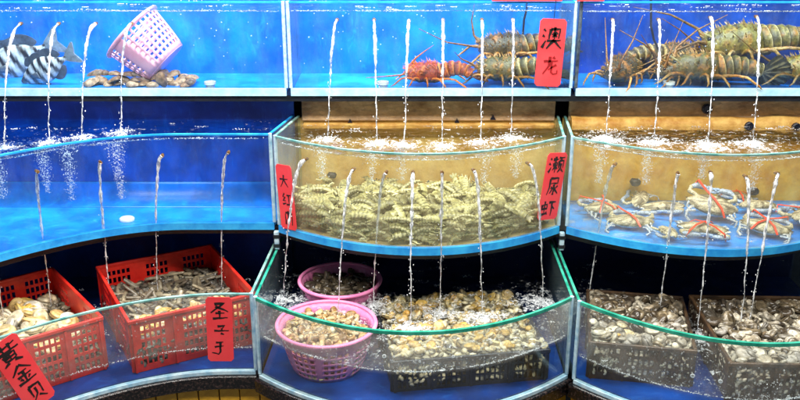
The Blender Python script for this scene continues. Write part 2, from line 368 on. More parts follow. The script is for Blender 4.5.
def tag(o, label=None, cat=None, group=None, kind=None):
    if label: o['label'] = label
    if cat: o['category'] = cat
    if group: o['group'] = group
    if kind: o['kind'] = kind
    return o
def empty(name, loc=(0, 0, 0), rot=(0, 0, 0)):
    o = bpy.data.objects.new(name, None); o.location = loc; o.rotation_euler = rot
    o.empty_display_size = 0.05; COL.objects.link(o); return o
def bevel(o, w, seg=2):
    m = o.modifiers.new('bevel', 'BEVEL'); m.width = w; m.segments = seg; m.limit_method = 'ANGLE'
    return o
def solid(o, t, off=0.0):
    m = o.modifiers.new('thickness', 'SOLIDIFY'); m.thickness = t; m.offset = off
    return o

# ------------------------------------------------------------------ the tank fronts (plan curves)
def bulge(x0, x1, ye, ym):
    c, h = (x0 + x1) / 2, (x1 - x0) / 2
    return lambda x: ym + (ye - ym) * min(1.3, ((x - c) / h) ** 2)
def cove(xs, y, k):
    return lambda x: y - (k * (xs - x) ** 2 if x < xs else 0.0)
flat_y = lambda x: 3.125
TANKS = {   # xl, xr at the glass; back xl, xr; front curve; back y; base z; rim z; water z
    'top_left':   dict(x=(-1.62, -0.402), b=(-1.62, -0.402), fy=flat_y, yb=3.43, z0=1.010, zr=1.335, w=1.300),
    'top_mid':    dict(x=(-0.386, 0.604), b=(-0.386, 0.604), fy=flat_y, yb=3.43, z0=1.010, zr=1.335, w=1.300),
    'top_right':  dict(x=(0.622, 1.66), b=(0.622, 1.66), fy=flat_y, yb=3.43, z0=1.010, zr=1.335, w=1.298),
    'mid_left':   dict(x=(-1.64, -0.445), b=(-1.64, -0.395), fy=cove(-0.75, 2.965, 0.92), yb=3.22, z0=0.564, zr=0.911, w=0.889),
    'mid_mid':    dict(x=(-0.424, 0.556), b=(-0.372, 0.580), fy=bulge(-0.424, 0.566, 2.94, 2.735), yb=3.22, z0=0.564, zr=0.911, w=0.884),
    'mid_right':  dict(x=(0.584, 1.60), b=(0.606, 1.62), fy=bulge(0.580, 1.57, 2.93, 2.725), yb=3.22, z0=0.564, zr=0.911, w=0.884),
    'low_left':   dict(x=(-1.62, -0.475), b=(-1.62, -0.44), fy=cove(-0.55, 2.593, 0.78), yb=3.32, z0=0.200, zr=0.488, w=0.285),
    'low_mid':    dict(x=(-0.458, 0.545), b=(-0.42, 0.55), fy=bulge(-0.465, 0.552, 2.575, 2.339), yb=3.32, z0=0.200, zr=0.488, w=0.345),
    'low_right':  dict(x=(0.563, 1.58), b=(0.567, 1.58), fy=bulge(0.556, 1.584, 2.545, 2.27), yb=3.32, z0=0.200, zr=0.488, w=0.290),
}
def samples(t, n=44):
    x0, x1 = t['x']; return [x0 + (x1 - x0) * i / (n - 1) for i in range(n)]
def normal_at(fy, x):
    d = (fy(x + .002) - fy(x - .002)) / .004
    return Vector((d, -1, 0)).normalized(), math.atan(d)
def curve_strip(xs, fy, o0, o1, z0, z1):
    """solid strip following the front curve; o0 / o1 = offsets outward of its two faces"""
    mb = MB(); rs = []
    for x in xs:
        n, _ = normal_at(fy, x); p = Vector((x, fy(x), 0))
        a = p + n * o1; b = p + n * o0
        rs.append([(a.x, a.y, z0), (b.x, b.y, z0), (b.x, b.y, z1), (a.x, a.y, z1)])
    mb.rings(rs); return mb
def slab_between(p, q, th, z0, z1):
    mb = MB(); d = (Vector(q) - Vector(p)).normalized(); n = Vector((-d.y, d.x)) * th / 2
    p, q = Vector(p), Vector(q)
    pl = [p - n, q - n, q + n, p + n]
    mb.rings([[(a.x, a.y, z0) for a in pl], [(a.x, a.y, z1) for a in pl]]); return mb

def make_tank(key, label, glass, edge, wall, floor, trim, side, trim_h=0.022, edge_h=0.006, post='silicone', wall_top=None):
    t = TANKS[key]; fy = t['fy']; xs = samples(t); x0, x1 = t['x']; z0, zr = t['z0'], t['zr']
    root = empty('seafood_tank', ((x0 + x1) / 2, fy((x0 + x1) / 2), z0))
    tag(root, label, 'fish tank', 'tiered seafood tanks')
    off = -Vector(root.location)
    def part(mb, name, mat, smooth=False):
        mb.v = [tuple(Vector(p) + off) for p in mb.v]
        return mb.build(name, mat, root, smooth)
    t['root'] = root; t['part'] = part
    inset = 0.016
    gx = [x0 + (x1 - x0) * i / 43 for i in range(44)]
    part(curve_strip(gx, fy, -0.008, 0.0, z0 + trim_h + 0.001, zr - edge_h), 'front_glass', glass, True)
    part(curve_strip(gx, fy, -0.0085, 0.0008, zr - edge_h + 0.0004, zr), 'rim_edge', edge, True)
    part(curve_strip(gx, fy, -0.012, 0.004, z0 - 0.004, z0 + trim_h), 'base_trim', trim, True)
    # floor slab
    mb = MB(); lo = []; up = []
    for x in xs:
        n, _ = normal_at(fy, x); p = Vector((x, fy(x), 0)) - n * 0.0135
        px = min(max(p.x, x0 + .004), x1 - .004)
        lo.append((px, p.y, z0)); up.append((px, p.y, z0 + 0.012))
    for bx in (t['b'][1] - .004, t['b'][0] + .004): lo.append((bx, t['yb'], z0)); up.append((bx, t['yb'], z0 + 0.012))
    mb.rings([lo, up]); part(mb, 'floor', floor)
    # sides, back
    for s, (xf, xb) in ((-1, (x0, t['b'][0])), (1, (x1, t['b'][1]))):
        part(slab_between((xf, fy(xf) + 0.012), (xb, t['yb'] - 0.002), 0.007, z0 + 0.013, zr - 0.004), 'side_glass', side)
        part(slab_between((xf, fy(xf) + 0.013), (xb, t['yb'] - 0.004), 0.0085, zr - 0.0036, zr - 0.0002), 'side_edge', edge)
        mb = MB(); mb.tube([(xf, fy(xf) + 0.004, z0 + trim_h + .002), (xf, fy(xf) + 0.004, zr + .001)], 0.0065, 8)
        part(mb, 'corner_seal', post, True)
    mb = MB(); mb.box(t['b'][0] - 0.005, t['b'][1] + 0.005, t['yb'] + 0.001, t['yb'] + 0.014, z0 - 0.002, (wall_top or zr + 0.012)); part(mb, 'back_wall', wall)
    return root

make_tank('top_left', 'upper left glass tank with striped fish, shells and a tipped pink basket', 'top_glass', 'blue_trim', 'blue_paint', 'azure_floor', 'pale_trim', 'side_glass', wall_top=1.5)
make_tank('top_mid', 'upper middle glass tank with a red lobster and a hanging red tag', 'top_glass', 'blue_trim', 'blue_paint', 'azure_floor', 'pale_trim', 'side_glass', wall_top=1.5)
make_tank('top_right', 'upper right deep blue glass tank full of olive spiny lobsters', 'top_glass', 'blue_trim', 'deep_blue_paint', 'blue_paint', 'pale_trim', 'side_glass', post='dark_silicone', wall_top=1.5)
make_tank('mid_left', 'empty blue curved glass tank on the middle tier at left', 'mid_blue_glass', 'blue_trim', 'shaded_blue_paint', 'azure_floor', 'blue_trim', 'side_glass', wall_top=0.985)
make_tank('mid_mid', 'bulging middle glass tank heaped with mantis shrimp', 'mid_glass', 'teal_edge', 'tan_wall', 'sand_floor', 'blue_trim', 'side_glass', wall_top=0.90)
make_tank('mid_right', 'bulging glass tank on the middle tier holding crabs with red bands', 'mid_glass', 'teal_edge', 'sand_wall', 'crab_floor', 'blue_trim', 'side_glass', wall_top=0.90)
make_tank('low_left', 'lowest left curved glass tank with two red crates', 'low_left_glass', 'teal_edge', 'shaded_blue_paint', 'low_floor', 'silicone', 'side_glass', trim_h=0.008)
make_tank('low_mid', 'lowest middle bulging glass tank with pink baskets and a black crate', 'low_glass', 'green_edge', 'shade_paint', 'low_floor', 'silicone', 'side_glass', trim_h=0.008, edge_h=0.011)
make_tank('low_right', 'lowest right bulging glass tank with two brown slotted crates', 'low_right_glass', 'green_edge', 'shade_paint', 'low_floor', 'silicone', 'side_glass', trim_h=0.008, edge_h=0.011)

t = TANKS['mid_left']; mb = MB(); rs = []      # rounded strip added for a soft light gradient between floor and back wall
for x in (t['b'][0] + .006, t['b'][1] - .012):
    rr = .075; rs.append([(x, t['yb'] - .0008 - rr + rr * sin(q * pi / 20), .5768 + rr - rr * cos(q * pi / 20)) for q in range(11)])
mb.rings(rs, cap=False, closed=False); solid(t['part'](mb, 'gradient_cove', 'blue_paint', True), .001)
# boards and ledges on the back of the middle tanks (seen above their water)
for key, m1 in (('mid_mid', 'brown_board'), ('mid_right', 'brown_board')):
    t = TANKS[key]; mb = MB()
    mb.box(t['b'][0] + 0.012, t['b'][1] - 0.012, t['yb'] - 0.014, t['yb'] - 0.0005, 0.893, 0.982)
    bevel(t['part'](mb, 'back_board', m1), 0.003)
t = TANKS['mid_right']; mb = MB(); n = 26; rs = []
for i in range(n):
    x = 0.625 + (1.60 - 0.625) * i / (n - 1)
    h = 0.024 + 0.010 * noise.noise((x * 9, 0, 3)); y = 3.165 + 0.008 * noise.noise((x * 7, 5, 1))
    rs.append([(x, 3.204, 0.868), (x, y, 0.868), (x, y - 0.003, 0.88 + h * .5), (x, y + 0.010, 0.883 + h), (x, 3.204, 0.886 + h)])
mb.rings(rs); t['part'](mb, 'ledge', 'ochre_ledge', True)
t = TANKS['mid_mid']; mb = MB(); mb.box(-0.355, 0.565, 3.175, 3.204, 0.870, 0.8875); bevel(t['part'](mb, 'ledge', 'ochre_ledge'), 0.004)
# small dark plugs on those boards
for key, spots in (('mid_mid', ((350, 122, .012), (457, 121, .010), (493, 118, .012))), ('mid_right', ((707, 109, .019), (749, 126, .016), (796, 127, .016)))):
    t = TANKS[key]
    for u, v, r in spots:
        p = at_y(u, v, 3.20 if key == 'mid_mid' or v < 115 else 3.158); mb = MB()
        k = 3 if key == 'mid_mid' else 10
        mb.rings([[(p.x + r * q * cos(2 * pi * i / k + pi / 2), p.y + dy, p.z + r * q * sin(2 * pi * i / k + pi / 2)) for i in range(k)] for dy, q in ((0.004, 1.0), (-0.006, 1.0), (-0.009, .75), (-0.005, .55))])
        t['part'](mb, 'plug', 'rubber')

# ------------------------------------------------------------------ the stand: shelves, posts, ledge, tiles, ground
def struct(mb, name, mat, smooth=False): return tag(mb.build(name, mat, None, smooth), kind='structure')
mb = MB(); mb.box(-1.65, 1.70, 3.132, 3.46, 0.984, 1.0055); struct(mb, 'upper_shelf', 'black_steel')
mb = MB(); xs = [-1.64 + 3.24 * i / 90 for i in range(91)]
def mid_front(x):
    for k in ('mid_left', 'mid_mid', 'mid_right'):
        a, b = TANKS[k]['x']
        if x <= b + 0.014: return TANKS[k]['fy'](min(max(x, a), b))
    return 2.94
lo = [(x, mid_front(x) + 0.035, 0.530) for x in xs] + [(1.6, 3.26, 0.530), (-1.64, 3.26, 0.530)]
mb.rings([lo, [(a, b, 0.5595) for a, b, c in lo]]); struct(mb, 'middle_shelf', 'black_steel')
for x, y in ((-0.437, 2.955), (0.572, 2.945)):
    mb = MB(); mb.box(x - .009, x + .009, y - .009, y + .009, 0.4895, 0.558); o = bevel(mb.build('support_post', 'silicone'), 0.003)
    for dz in (0.505, 0.54):
        m2 = MB(); m2.box(x - .0115, x + .0115, y - .0115, y + .0115, dz - .006, dz + .006); m2.build('clamp_ring', 'black_steel', o)
    tag(o, ('small steel post on the divider beside the red tag with three black characters' if x > 0 else 'small steel post on the divider right of the red crates'), 'post', 'posts under the middle tier')
for key in ('low_left', 'low_mid', 'low_right'):
    t = TANKS[key]; xs = [t['x'][0] - .008 + (t['x'][1] - t['x'][0] + .016) * i / 50 for i in range(51)]
    o = struct(curve_strip(xs, t['fy'], -0.10, 0.018, 0.146, 0.1955), 'stone_ledge', 'granite', True)
    bevel(o, 0.006)
    o = struct(curve_strip(xs, t['fy'], -0.10, -0.012, 0.0, 0.1455), 'plinth', 'grout', True)
    L = [0.0]
    for i in range(50): L.append(L[-1] + (Vector((xs[i + 1], t['fy'](xs[i + 1]))) - Vector((xs[i], t['fy'](xs[i])))).length)
    n = int(L[-1] / 0.066); tw = L[-1] / n
    for k in range(n):
        for row in range(2):
            sc = (k + .5) * tw; i = max(j for j in range(51) if L[j] <= sc); i = min(i, 49)
            x = xs[i] + (xs[i + 1] - xs[i]) * (sc - L[i]) / (L[i + 1] - L[i])
            nn, ang = normal_at(t['fy'], x)
            m2 = MB(); m2.box(-tw / 2 + .0015, tw / 2 - .0015, -0.006, 0.003, 0.0015, 0.0695)
            b = bevel(m2.build('tile', 'yellow_tile', o), 0.0015, 1)
            b.location = (x + nn.x * -0.010, t['fy'](x) + nn.y * -0.010, 0.003 + row * 0.071); b.rotation_euler = (0, 0, ang)
mb = MB(); mb.box(-1.75, 1.8, 3.47, 3.49, 0.002, 1.46); struct(mb, 'rear_wall', 'black_steel')
mb = MB(); mb.box(-6, 6, -3, 6, -0.05, 0.0); struct(mb, 'ground', 'wet_concrete')

# ------------------------------------------------------------------ water, foam, bubbles
SPLASH = {k: [] for k in TANKS}
def make_water(key, mat, amp, lip=0.004, base=0.05, rad=16.0, front=.25):
    cs = []; t = TANKS[key]; nx, ny = 170, 60; x0, x1 = t['x']; mb = MB(); vs = []
    for j in range(ny):
        s = j / (ny - 1)
        for i in range(nx):
            r = i / (nx - 1); xf = x0 + .006 + (x1 - x0 - .012) * r; xb = t['b'][0] + .006 + (t['b'][1] - t['b'][0] - .012) * r
            n, _ = normal_at(t['fy'], xf); f = Vector((xf, t['fy'](xf), 0)) - n * 0.0095
            f.x = min(max(f.x, x0 + .005), x1 - .005)
            yb = t['yb'] - 0.0015
            if key in ('mid_mid', 'mid_right'): yb = 3.19
            p = f.lerp(Vector((xb, yb, 0)), s)
            z = t['w'] + amp * (noise.noise((p.x * 14, p.y * 18, 2.3)) + 0.6 * noise.noise((p.x * 37, p.y * 45, 7.1)))
            for sp in SPLASH[key]:
                d = (Vector((p.x, p.y)) - Vector((sp.x, sp.y))).length
                if d < 0.13: z += amp * 2.2 * sin(d * 210) * math.exp(-d * 26)
            if j == 0: z = t['w'] + lip
            fo = base + .20 * noise.noise((p.x * 5, p.y * 7, 8.8))
            for sp in SPLASH[key]:
                d = sqrt(((p.x - sp.x) * .8) ** 2 + (p.y - sp.y) ** 2); fo = max(fo, .62 * math.exp(-d * rad) + base)
            fo += front * math.exp(-s * (t['yb'] - t['fy'](xf)) * 55)
            cs.append((max(0, fo),) * 3)
            vs.append((p.x, p.y, z))
    fs = [(j * nx + i, j * nx + i + 1, (j + 1) * nx + i + 1, (j + 1) * nx + i) for j in range(ny - 1) for i in range(nx - 1)]
    mb.add(vs, fs, cs)
    return struct(mb, 'water', mat, True)

# ------------------------------------------------------------------ falling water jets
ORD = ['first', 'second', 'third', 'fourth', 'fifth', 'sixth']
def jet(key, u, v, eu, ev, into, label, seed, r0=0.0072):
    t = TANKS[key]; a = on_front(u, v, t['fy'], -0.004); b = at_z(eu, ev, TANKS[into]['w'])
    SPLASH[into].append(b.copy())
    rnd = random.Random(seed)
    mb = MB(); pts = []; rad = []; n = 64
    H = a.z - b.z
    for i in range(n):
        s = i / (n - 1); z = a.z - H * s
        q = sqrt(s)
        # horizontal launch: sideways run grows with time (sqrt of the drop)
        p = Vector((a.x + (b.x - a.x) * q, a.y + (b.y - a.y) * q, z))
        w = 0.0012 + 0.0032 * s
        p.x += w * noise.noise((s * 9, seed, 0.0)); p.y += w * noise.noise((s * 9, seed, 5.0))
        pts.append(p)
        r = r0 * (1.0 - 0.50 * s ** 0.5) * (0.80 + 0.62 * noise.noise((s * 22 + 3, seed * 1.7, 1.0)) + 0.3 * noise.noise((s * 60, seed, 9.0)))
        pinch = .55 + .45 * noise.noise((s * 34, seed * 2.1, 4.0)) if s > .45 else 1.0
        rad.append(max(0.0006, r * max(.12, pinch)))
    mb.tube(pts, rad, 8)
    # a second thread wound round the first
    pt2 = [p + Vector((cos(i * .55 + seed), sin(i * .55 + seed), 0)) * (rad[i] * 0.75) for i, p in enumerate(pts)]
    mb.tube(pt2[2:], [max(.0008, r * .48) for r in rad[2:]], 6)
    for _ in range(26):
        i = rnd.randrange(n // 3, n); mb.ball(pts[i] + Vector((rnd.gauss(0, .006), rnd.gauss(0, .004), rnd.gauss(0, .01))), rnd.uniform(.0008, .0022), 0, 1.5)
    o = mb.build('water_jet', 'falling_water')
    tag(o, label, 'water jet', 'water jets falling from tank to tank')
    # brass outlet in the glass
    nrm, ang = normal_at(t['fy'], a.x); m2 = MB()
    off = -Vector(t['root'].location); c = Vector((a.x, t['fy'](a.x), a.z)) + off
    m2.tube([c - nrm * 0.014, c + nrm * 0.006], 0.0052, 10); m2.tube([c + nrm * 0.0005, c + nrm * 0.0028], 0.0066, 10)
    m2.build('outlet', 'brass', t['root'])
jets = [
    ('top_left', 'mid_left', 'upper left tank with the fish', [(20, 24, 4, 148), (58, 24, 49, 142), (95, 24, 82, 138), (131, 24, 121, 133)]),
    ('top_mid', 'mid_mid', 'upper middle tank with the red lobster', [(337, 20, 328, 140), (374, 20, 377, 144), (409, 21, 405, 145), (443, 20, 442, 146), (482, 20, 481, 142), (513, 20, 511, 138)]),
    ('top_right', 'mid_right', 'upper right tank of olive lobsters', [(613, 20, 606, 140), (659, 20, 654, 143), (711, 18, 708, 146), (757, 17, 753, 144)]),
    ('mid_left', 'low_left', 'empty blue middle tank', [(-12, 182, 5, 328), (37, 172, 52, 312), (100, 163, 111, 305), (162, 156, 158, 300), (228, 153, 222, 298)]),
    ('mid_mid', 'low_mid', 'mantis shrimp tank', [(305, 160, 283, 300), (353, 170, 338, 318), (386, 173, 373, 306), (413, 173, 410, 330), (442, 173, 440, 314), (474, 171, 482, 318), (529, 164, 543, 303)]),
    ('mid_right', 'low_right', 'crab tank', [(615, 165, 588, 303), (678, 174, 658, 325), (711, 173, 697, 338), (746, 177, 740, 340), (778, 174, 747, 338)]),
]
sd = 1
ORD.append('seventh')
for key, into, what, rows in jets:
    for i, (u, v, eu, ev) in enumerate(rows):
        jet(key, u, v, eu, ev, into, '%s water jet from left, out of the %s' % (ORD[i], what), sd * 3.37)
        sd += 1

for k in ('top_left', 'top_mid', 'top_right'): make_water(k, 'blue_water', 0.0048, base=.16, front=.42)
make_water('mid_left', 'blue_water', 0.0050, base=.14, rad=18, front=.30); make_water('mid_mid', 'tan_water', 0.0045, base=.20, rad=19, front=.20); make_water('mid_right', 'tan_water', 0.0045, base=.26, rad=17, front=.25)
make_water('low_left', 'low_water', 0.003, base=.0, rad=22, front=.30); make_water('low_mid', 'low_water', 0.0040, base=.24, rad=15, front=.25); make_water('low_right', 'low_water', 0.0035, base=.24, rad=14, front=.3)

def foam_mesh(key, n_line, n_splash, spread, n_loose, rmin=0.0012, rmax=0.0048):
    t = TANKS[key]; mb = MB(); rnd = random.Random(len(key) * 7 + n_line); x0, x1 = t['x']; w = t['w']
    def ok(x, y):
        return x0 + .012 < x < x1 - .012 and t['fy'](x) + 0.014 < y < t['yb'] - 0.02
    for _ in range(n_line):
        x = rnd.uniform(x0 + .01, x1 - .01)
        if noise.noise((x * 8, len(key), 1)) < rnd.uniform(-.5, .25): continue
        nn, _a = normal_at(t['fy'], x); p = Vector((x, t['fy'](x), w)) - nn * (0.012 + abs(rnd.gauss(0, .004)))
        mb.ball((p.x, p.y, w + rnd.uniform(0, .003)), rnd.uniform(rmin, rmax) * .7, 0, .8)
    for sp in SPLASH[key]:
        blobs = [(sp.x + rnd.gauss(0, spread * 1.3), sp.y + rnd.gauss(0, spread * .9), rnd.uniform(.006, .020)) for _b in range(9)] + [(sp.x, sp.y, .012)] * 2
        for _ in range(n_splash):
            bx, by, br = rnd.choice(blobs); x = bx + rnd.gauss(0, br * .8); y = by + rnd.gauss(0, br * .6)
            if ok(x, y): mb.ball((x, y, w + rnd.uniform(-.001, .003)), rnd.uniform(rmin, rmax), 0, .75)
        for _ in range(14):
            mb.ball((sp.x + rnd.gauss(0, .014), sp.y + rnd.gauss(0, .012), w + abs(rnd.gauss(0, .016))), rnd.uniform(.0008, .0024), 0)
    for _c in range(n_loose // 14):
        cx = rnd.uniform(x0, x1); cy = rnd.uniform(t['fy'](cx), t['yb']); br = rnd.uniform(.003, .016)
        for _ in range(14):
            x = cx + rnd.gauss(0, br * 1.5); y = cy + rnd.gauss(0, br * .6)
            if ok(x, y): mb.ball((x, y, w + .0012), rnd.uniform(rmin, rmax * .8), 0, .6)
    return tag(mb.build('foam', 'foam'), kind='stuff')
for k in ('top_left', 'top_mid', 'top_right'): foam_mesh(k, 1300, 0, .03, 300, rmax=.0030)
foam_mesh('mid_left', 700, 120, .022, 260, rmax=.0030); foam_mesh('mid_mid', 700, 120, .022, 400, rmax=.0030); foam_mesh('mid_right', 900, 150, .026, 600, rmax=.0030)
foam_mesh('low_left', 700, 30, .02, 150, rmax=.0030); foam_mesh('low_mid', 900, 120, .034, 500, rmax=.0030); foam_mesh('low_right', 700, 90, .03, 350, rmax=.0030)

# large round bubbles drifting on the lowest middle and right tanks
for key, cnt in (('low_mid', 120), ('low_right', 60)):
    t = TANKS[key]; mb = MB(); rnd = random.Random(5)
    for _ in range(cnt):
        if rnd.random() < .6:
            sp = rnd.choice(SPLASH[key]); x = sp.x + rnd.gauss(0, .05); y = sp.y + rnd.gauss(0, .04)
        else: x = rnd.uniform(*t['x']); y = rnd.uniform(t['fy'](x), 2.9)
        if t['fy'](x) + .02 < y < 2.95 and t['x'][0] + .02 < x < t['x'][1] - .02: mb.ball((x, y, t['w'] + .001), rnd.uniform(.003, .0075), 2, .8)
    tag(mb.build('foam', 'big_bubble'), kind='stuff')

def plume(key, u, v0, v1, y, spread, n, seed):
    """column of fine air bubbles rising in the water"""
    mb = MB(); rnd = random.Random(seed); a = at_y(u, v0, y); b = at_y(u, v1, y); t = TANKS[key]
    for _ in range(n):
        s = rnd.random() ** 1.3; z = t['w'] - .002 + (b.z - t['w']) * s
        q = spread * (1.15 - .75 * s) * (1 + .5 * noise.noise((s * 5, seed, 0)))
        mb.ball((a.x + rnd.gauss(0, q), y + rnd.gauss(0, q * .8), z), min(.0024, .0004 + rnd.expovariate(1800)), 0)
    tag(mb.build('bubble_plume', 'bubble'), kind='stuff')
for i, (u, v1, n) in enumerate(((-4, 198, 700), (42, 192, 1000), (66, 200, 1000), (116, 198, 1000))):
    plume('mid_left', u, 150, v1, 2.93 if u > 40 else 2.85, .014, n, 30 + i)
for i, (u, v1) in enumerate(((322, 178), (372, 180), (402, 180), (485, 182), (516, 178))): plume('mid_mid', u, 158, v1, 2.93, .013, 600, 50 + i)
for i, (u, v1) in enumerate(((601, 182), (648, 184), (704, 178), (757, 190))): plume('mid_right', u, 156, v1, 2.93, .014, 800, 70 + i)
# fine specks in the top tanks
for key, n in (('top_left', 70), ('top_mid', 60), ('top_right', 50)):
    t = TANKS[key]; mb = MB(); rnd = random.Random(n)
    for _ in range(n): mb.ball((rnd.uniform(*t['x']), rnd.uniform(3.16, 3.42), rnd.uniform(1.08, 1.29)), rnd.uniform(.0008, .003), 0)
    tag(mb.build('bubble_plume', 'bubble'), kind='stuff')

# ------------------------------------------------------------------ air stones, hoses, drain stubs
for u, v, lab in ((635, 183, 'small black air stone left of the two in the crab tank'), (753, 192, 'small black air stone right of the two in the crab tank')):
    p = at_y(u, v, 3.19); mb = MB(); mb.tube([p + Vector((-.018, 0, 0)), p + Vector((-.012, 0, .004)), p + Vector((.012, 0, .002)), p + Vector((.02, 0, 0))], [.007, .015, .015, .008], 10)
    tag(mb.build('air_stone', 'rubber'), lab, 'air stone', 'air stones')
p = at_y(332, 176, 3.19); mb = MB(); mb.tube([p + Vector((-.016, 0, 0)), p + Vector((-.01, 0, .004)), p + Vector((.01, 0, .002)), p + Vector((.016, 0, 0))], [.006, .012, .012, .007], 10)
tag(mb.build('air_stone', 'rubber'), 'small black air stone above the mantis shrimp', 'air stone', 'air stones')
for pts, y, lab in (([(527, -12), (527, 8), (524, 20), (523, 34), (524, 46)], 3.40, 'thin black air hose behind the lobsters of the upper middle tank'),
                    ([(651, -12), (651, 10), (651, 26), (654, 40), (660, 52)], 3.20, 'thin black air hose hanging among the olive lobsters')):
    ps = [at_y(u, v, y) for u, v in pts]; mb = MB(); mb.tube(ps, 0.0042, 8)
    tag(mb.build('air_hose', 'rubber'), lab, 'hose')
for u, v, lab in ((210, 86, 'white drain stub on the floor right of the shell pile'), (383, 86, 'white drain stub on the floor left of the red lobster'), (669, 87, 'white drain stub on the floor among the olive lobsters')):
    p = at_y(u, v, 3.155); z = 1.0225; mb = MB()
    rs = [[(p.x + r * cos(2 * pi * k / 18), 3.16 + r * sin(2 * pi * k / 18), z + h) for k in range(18)] for h, r in ((0, .016), (.016, .017), (.018, .021), (.027, .021), (.027, .014), (.012, .013))]
    mb.rings(rs); tag(mb.build('drain_stub', 'white_plastic'), lab, 'drain', 'white drain stubs')
p = at_z(127, 220, 0.578); mb = MB()
mb.rings([[(p.x + r * cos(2 * pi * k / 24), p.y + r * .9 * sin(2 * pi * k / 24), .5765 + h) for k in range(24)] for h, r in ((0, .026), (.008, .027), (.012, .022), (.013, .010))])
tag(mb.build('drain_cover', 'white_plastic'), 'white round drain cover on the floor of the empty blue tank', 'drain')

# ------------------------------------------------------------------ red tags with brush writing
G = {
 'ao': [[(.05,.88),(.18,.78)],[(0,.6),(.14,.52)],[(.02,.05),(.2,.38)],[(.42,.9),(.34,.45)],[(.42,.88),(.88,.9),(.84,.48)],[(.52,.72),(.74,.55)],[(.76,.76),(.5,.54)],[(.62,.98),(.62,.45)],[(.25,.36),(.98,.42)],[(.62,.42),(.25,.02)],[(.62,.4),(1,.05)]],
 'long': [[(.1,.72),(.9,.78)],[(.45,1),(.42,.5),(.1,.05)],[(.55,.72),(.58,.15),(.7,.05),(.92,.1),(.92,.3)],[(.62,.98),(.75,.88)],[(.85,.58),(.4,.28)]],
 'da': [[(.1,.62),(.9,.68)],[(.5,.95),(.48,.6),(.15,.08)],[(.5,.6),(.9,.1)]],
 'hong': [[(.3,.95),(.1,.7),(.35,.68)],[(.35,.68),(.08,.4),(.4,.42)],[(.05,.15),(.42,.25)],[(.5,.85),(.95,.85)],[(.72,.85),(.72,.2)],[(.45,.15),(1,.2)]],
 'third': [[(.2,.1),(.2,.8)],[(.2,.85),(.85,.85),(.85,.1),(.75,.15)],[(.5,1),(.5,.6),(.3,.3)],[(.5,.6),(.7,.35)]],
 'lai': [[(.08,.9),(.16,.8)],[(.02,.6),(.12,.52)],[(.02,.08),(.16,.35)],[(.25,.8),(.58,.82)],[(.3,.6),(.3,.45),(.54,.47),(.54,.62),(.3,.6)],[(.42,.98),(.42,.05)],[(.42,.4),(.24,.18)],[(.43,.4),(.58,.25)],[(.62,.9),(.98,.92)],[(.8,.9),(.74,.75)],[(.66,.72),(.66,.3)],[(.66,.72),(.94,.74),(.94,.3)],[(.8,.6),(.78,.3),(.62,.05)],[(.82,.25),(.98,.08)]],
 'niao': [[(.2,.92),(.85,.95),(.82,.68),(.22,.66)],[(.2,.92),(.2,.5),(.05,.08)],[(.55,.6),(.55,.05),(.45,.12)],[(.3,.45),(.48,.42),(.25,.12)],[(.85,.52),(.6,.35)],[(.58,.38),(.92,.1)]],
 'xia': [[(.08,.75),(.08,.48),(.42,.5),(.42,.77),(.08,.75)],[(.25,.98),(.25,.15)],[(.02,.12),(.45,.2)],[(.36,.3),(.48,.12)],[(.52,.88),(1,.9)],[(.74,.88),(.74,.02)],[(.76,.62),(.95,.45)]],
 'sheng': [[(.25,.88),(.75,.92),(.05,.4)],[(.3,.75),(.95,.45)],[(.3,.36),(.75,.4)],[(.5,.5),(.5,.1)],[(.15,.06),(.92,.12)]],
 'zi': [[(.3,.85),(.75,.9),(.56,.7)],[(.56,.7),(.52,.5)],[(.08,.5),(.98,.52)],[(.48,.3),(.68,.22)]],
 'wang': [[(.35,.92),(.82,.96)],[(.25,.62),(.82,.68)],[(.62,.92),(.62,.25),(.5,.08),(.08,.2)]],
 'huang': [[(.1,.8),(.95,.95)],[(.35,1),(.38,.62)],[(.68,1),(.66,.66)],[(.02,.6),(1,.68)],[(.25,.5),(.28,.2)],[(.25,.5),(.75,.55),(.72,.24)],[(.5,.62),(.5,.2)],[(.27,.36),(.72,.38)],[(.28,.2),(.72,.24)],[(.35,.14),(.12,0)],[(.62,.16),(.9,0)]],
 'jin': [[(.5,1),(.05,.6)],[(.5,1),(.95,.62)],[(.3,.62),(.72,.64)],[(.18,.4),(.82,.43)],[(.5,.62),(.5,.1)],[(.28,.3),(.36,.18)],[(.72,.32),(.62,.18)],[(.08,.05),(.95,.1)]],
 'bei': [[(.22,.95),(.22,.3)],[(.22,.95),(.8,.95),(.8,.3)],[(.5,.8),(.48,.4),(.1,.02)],[(.55,.3),(.9,.02)]],
}
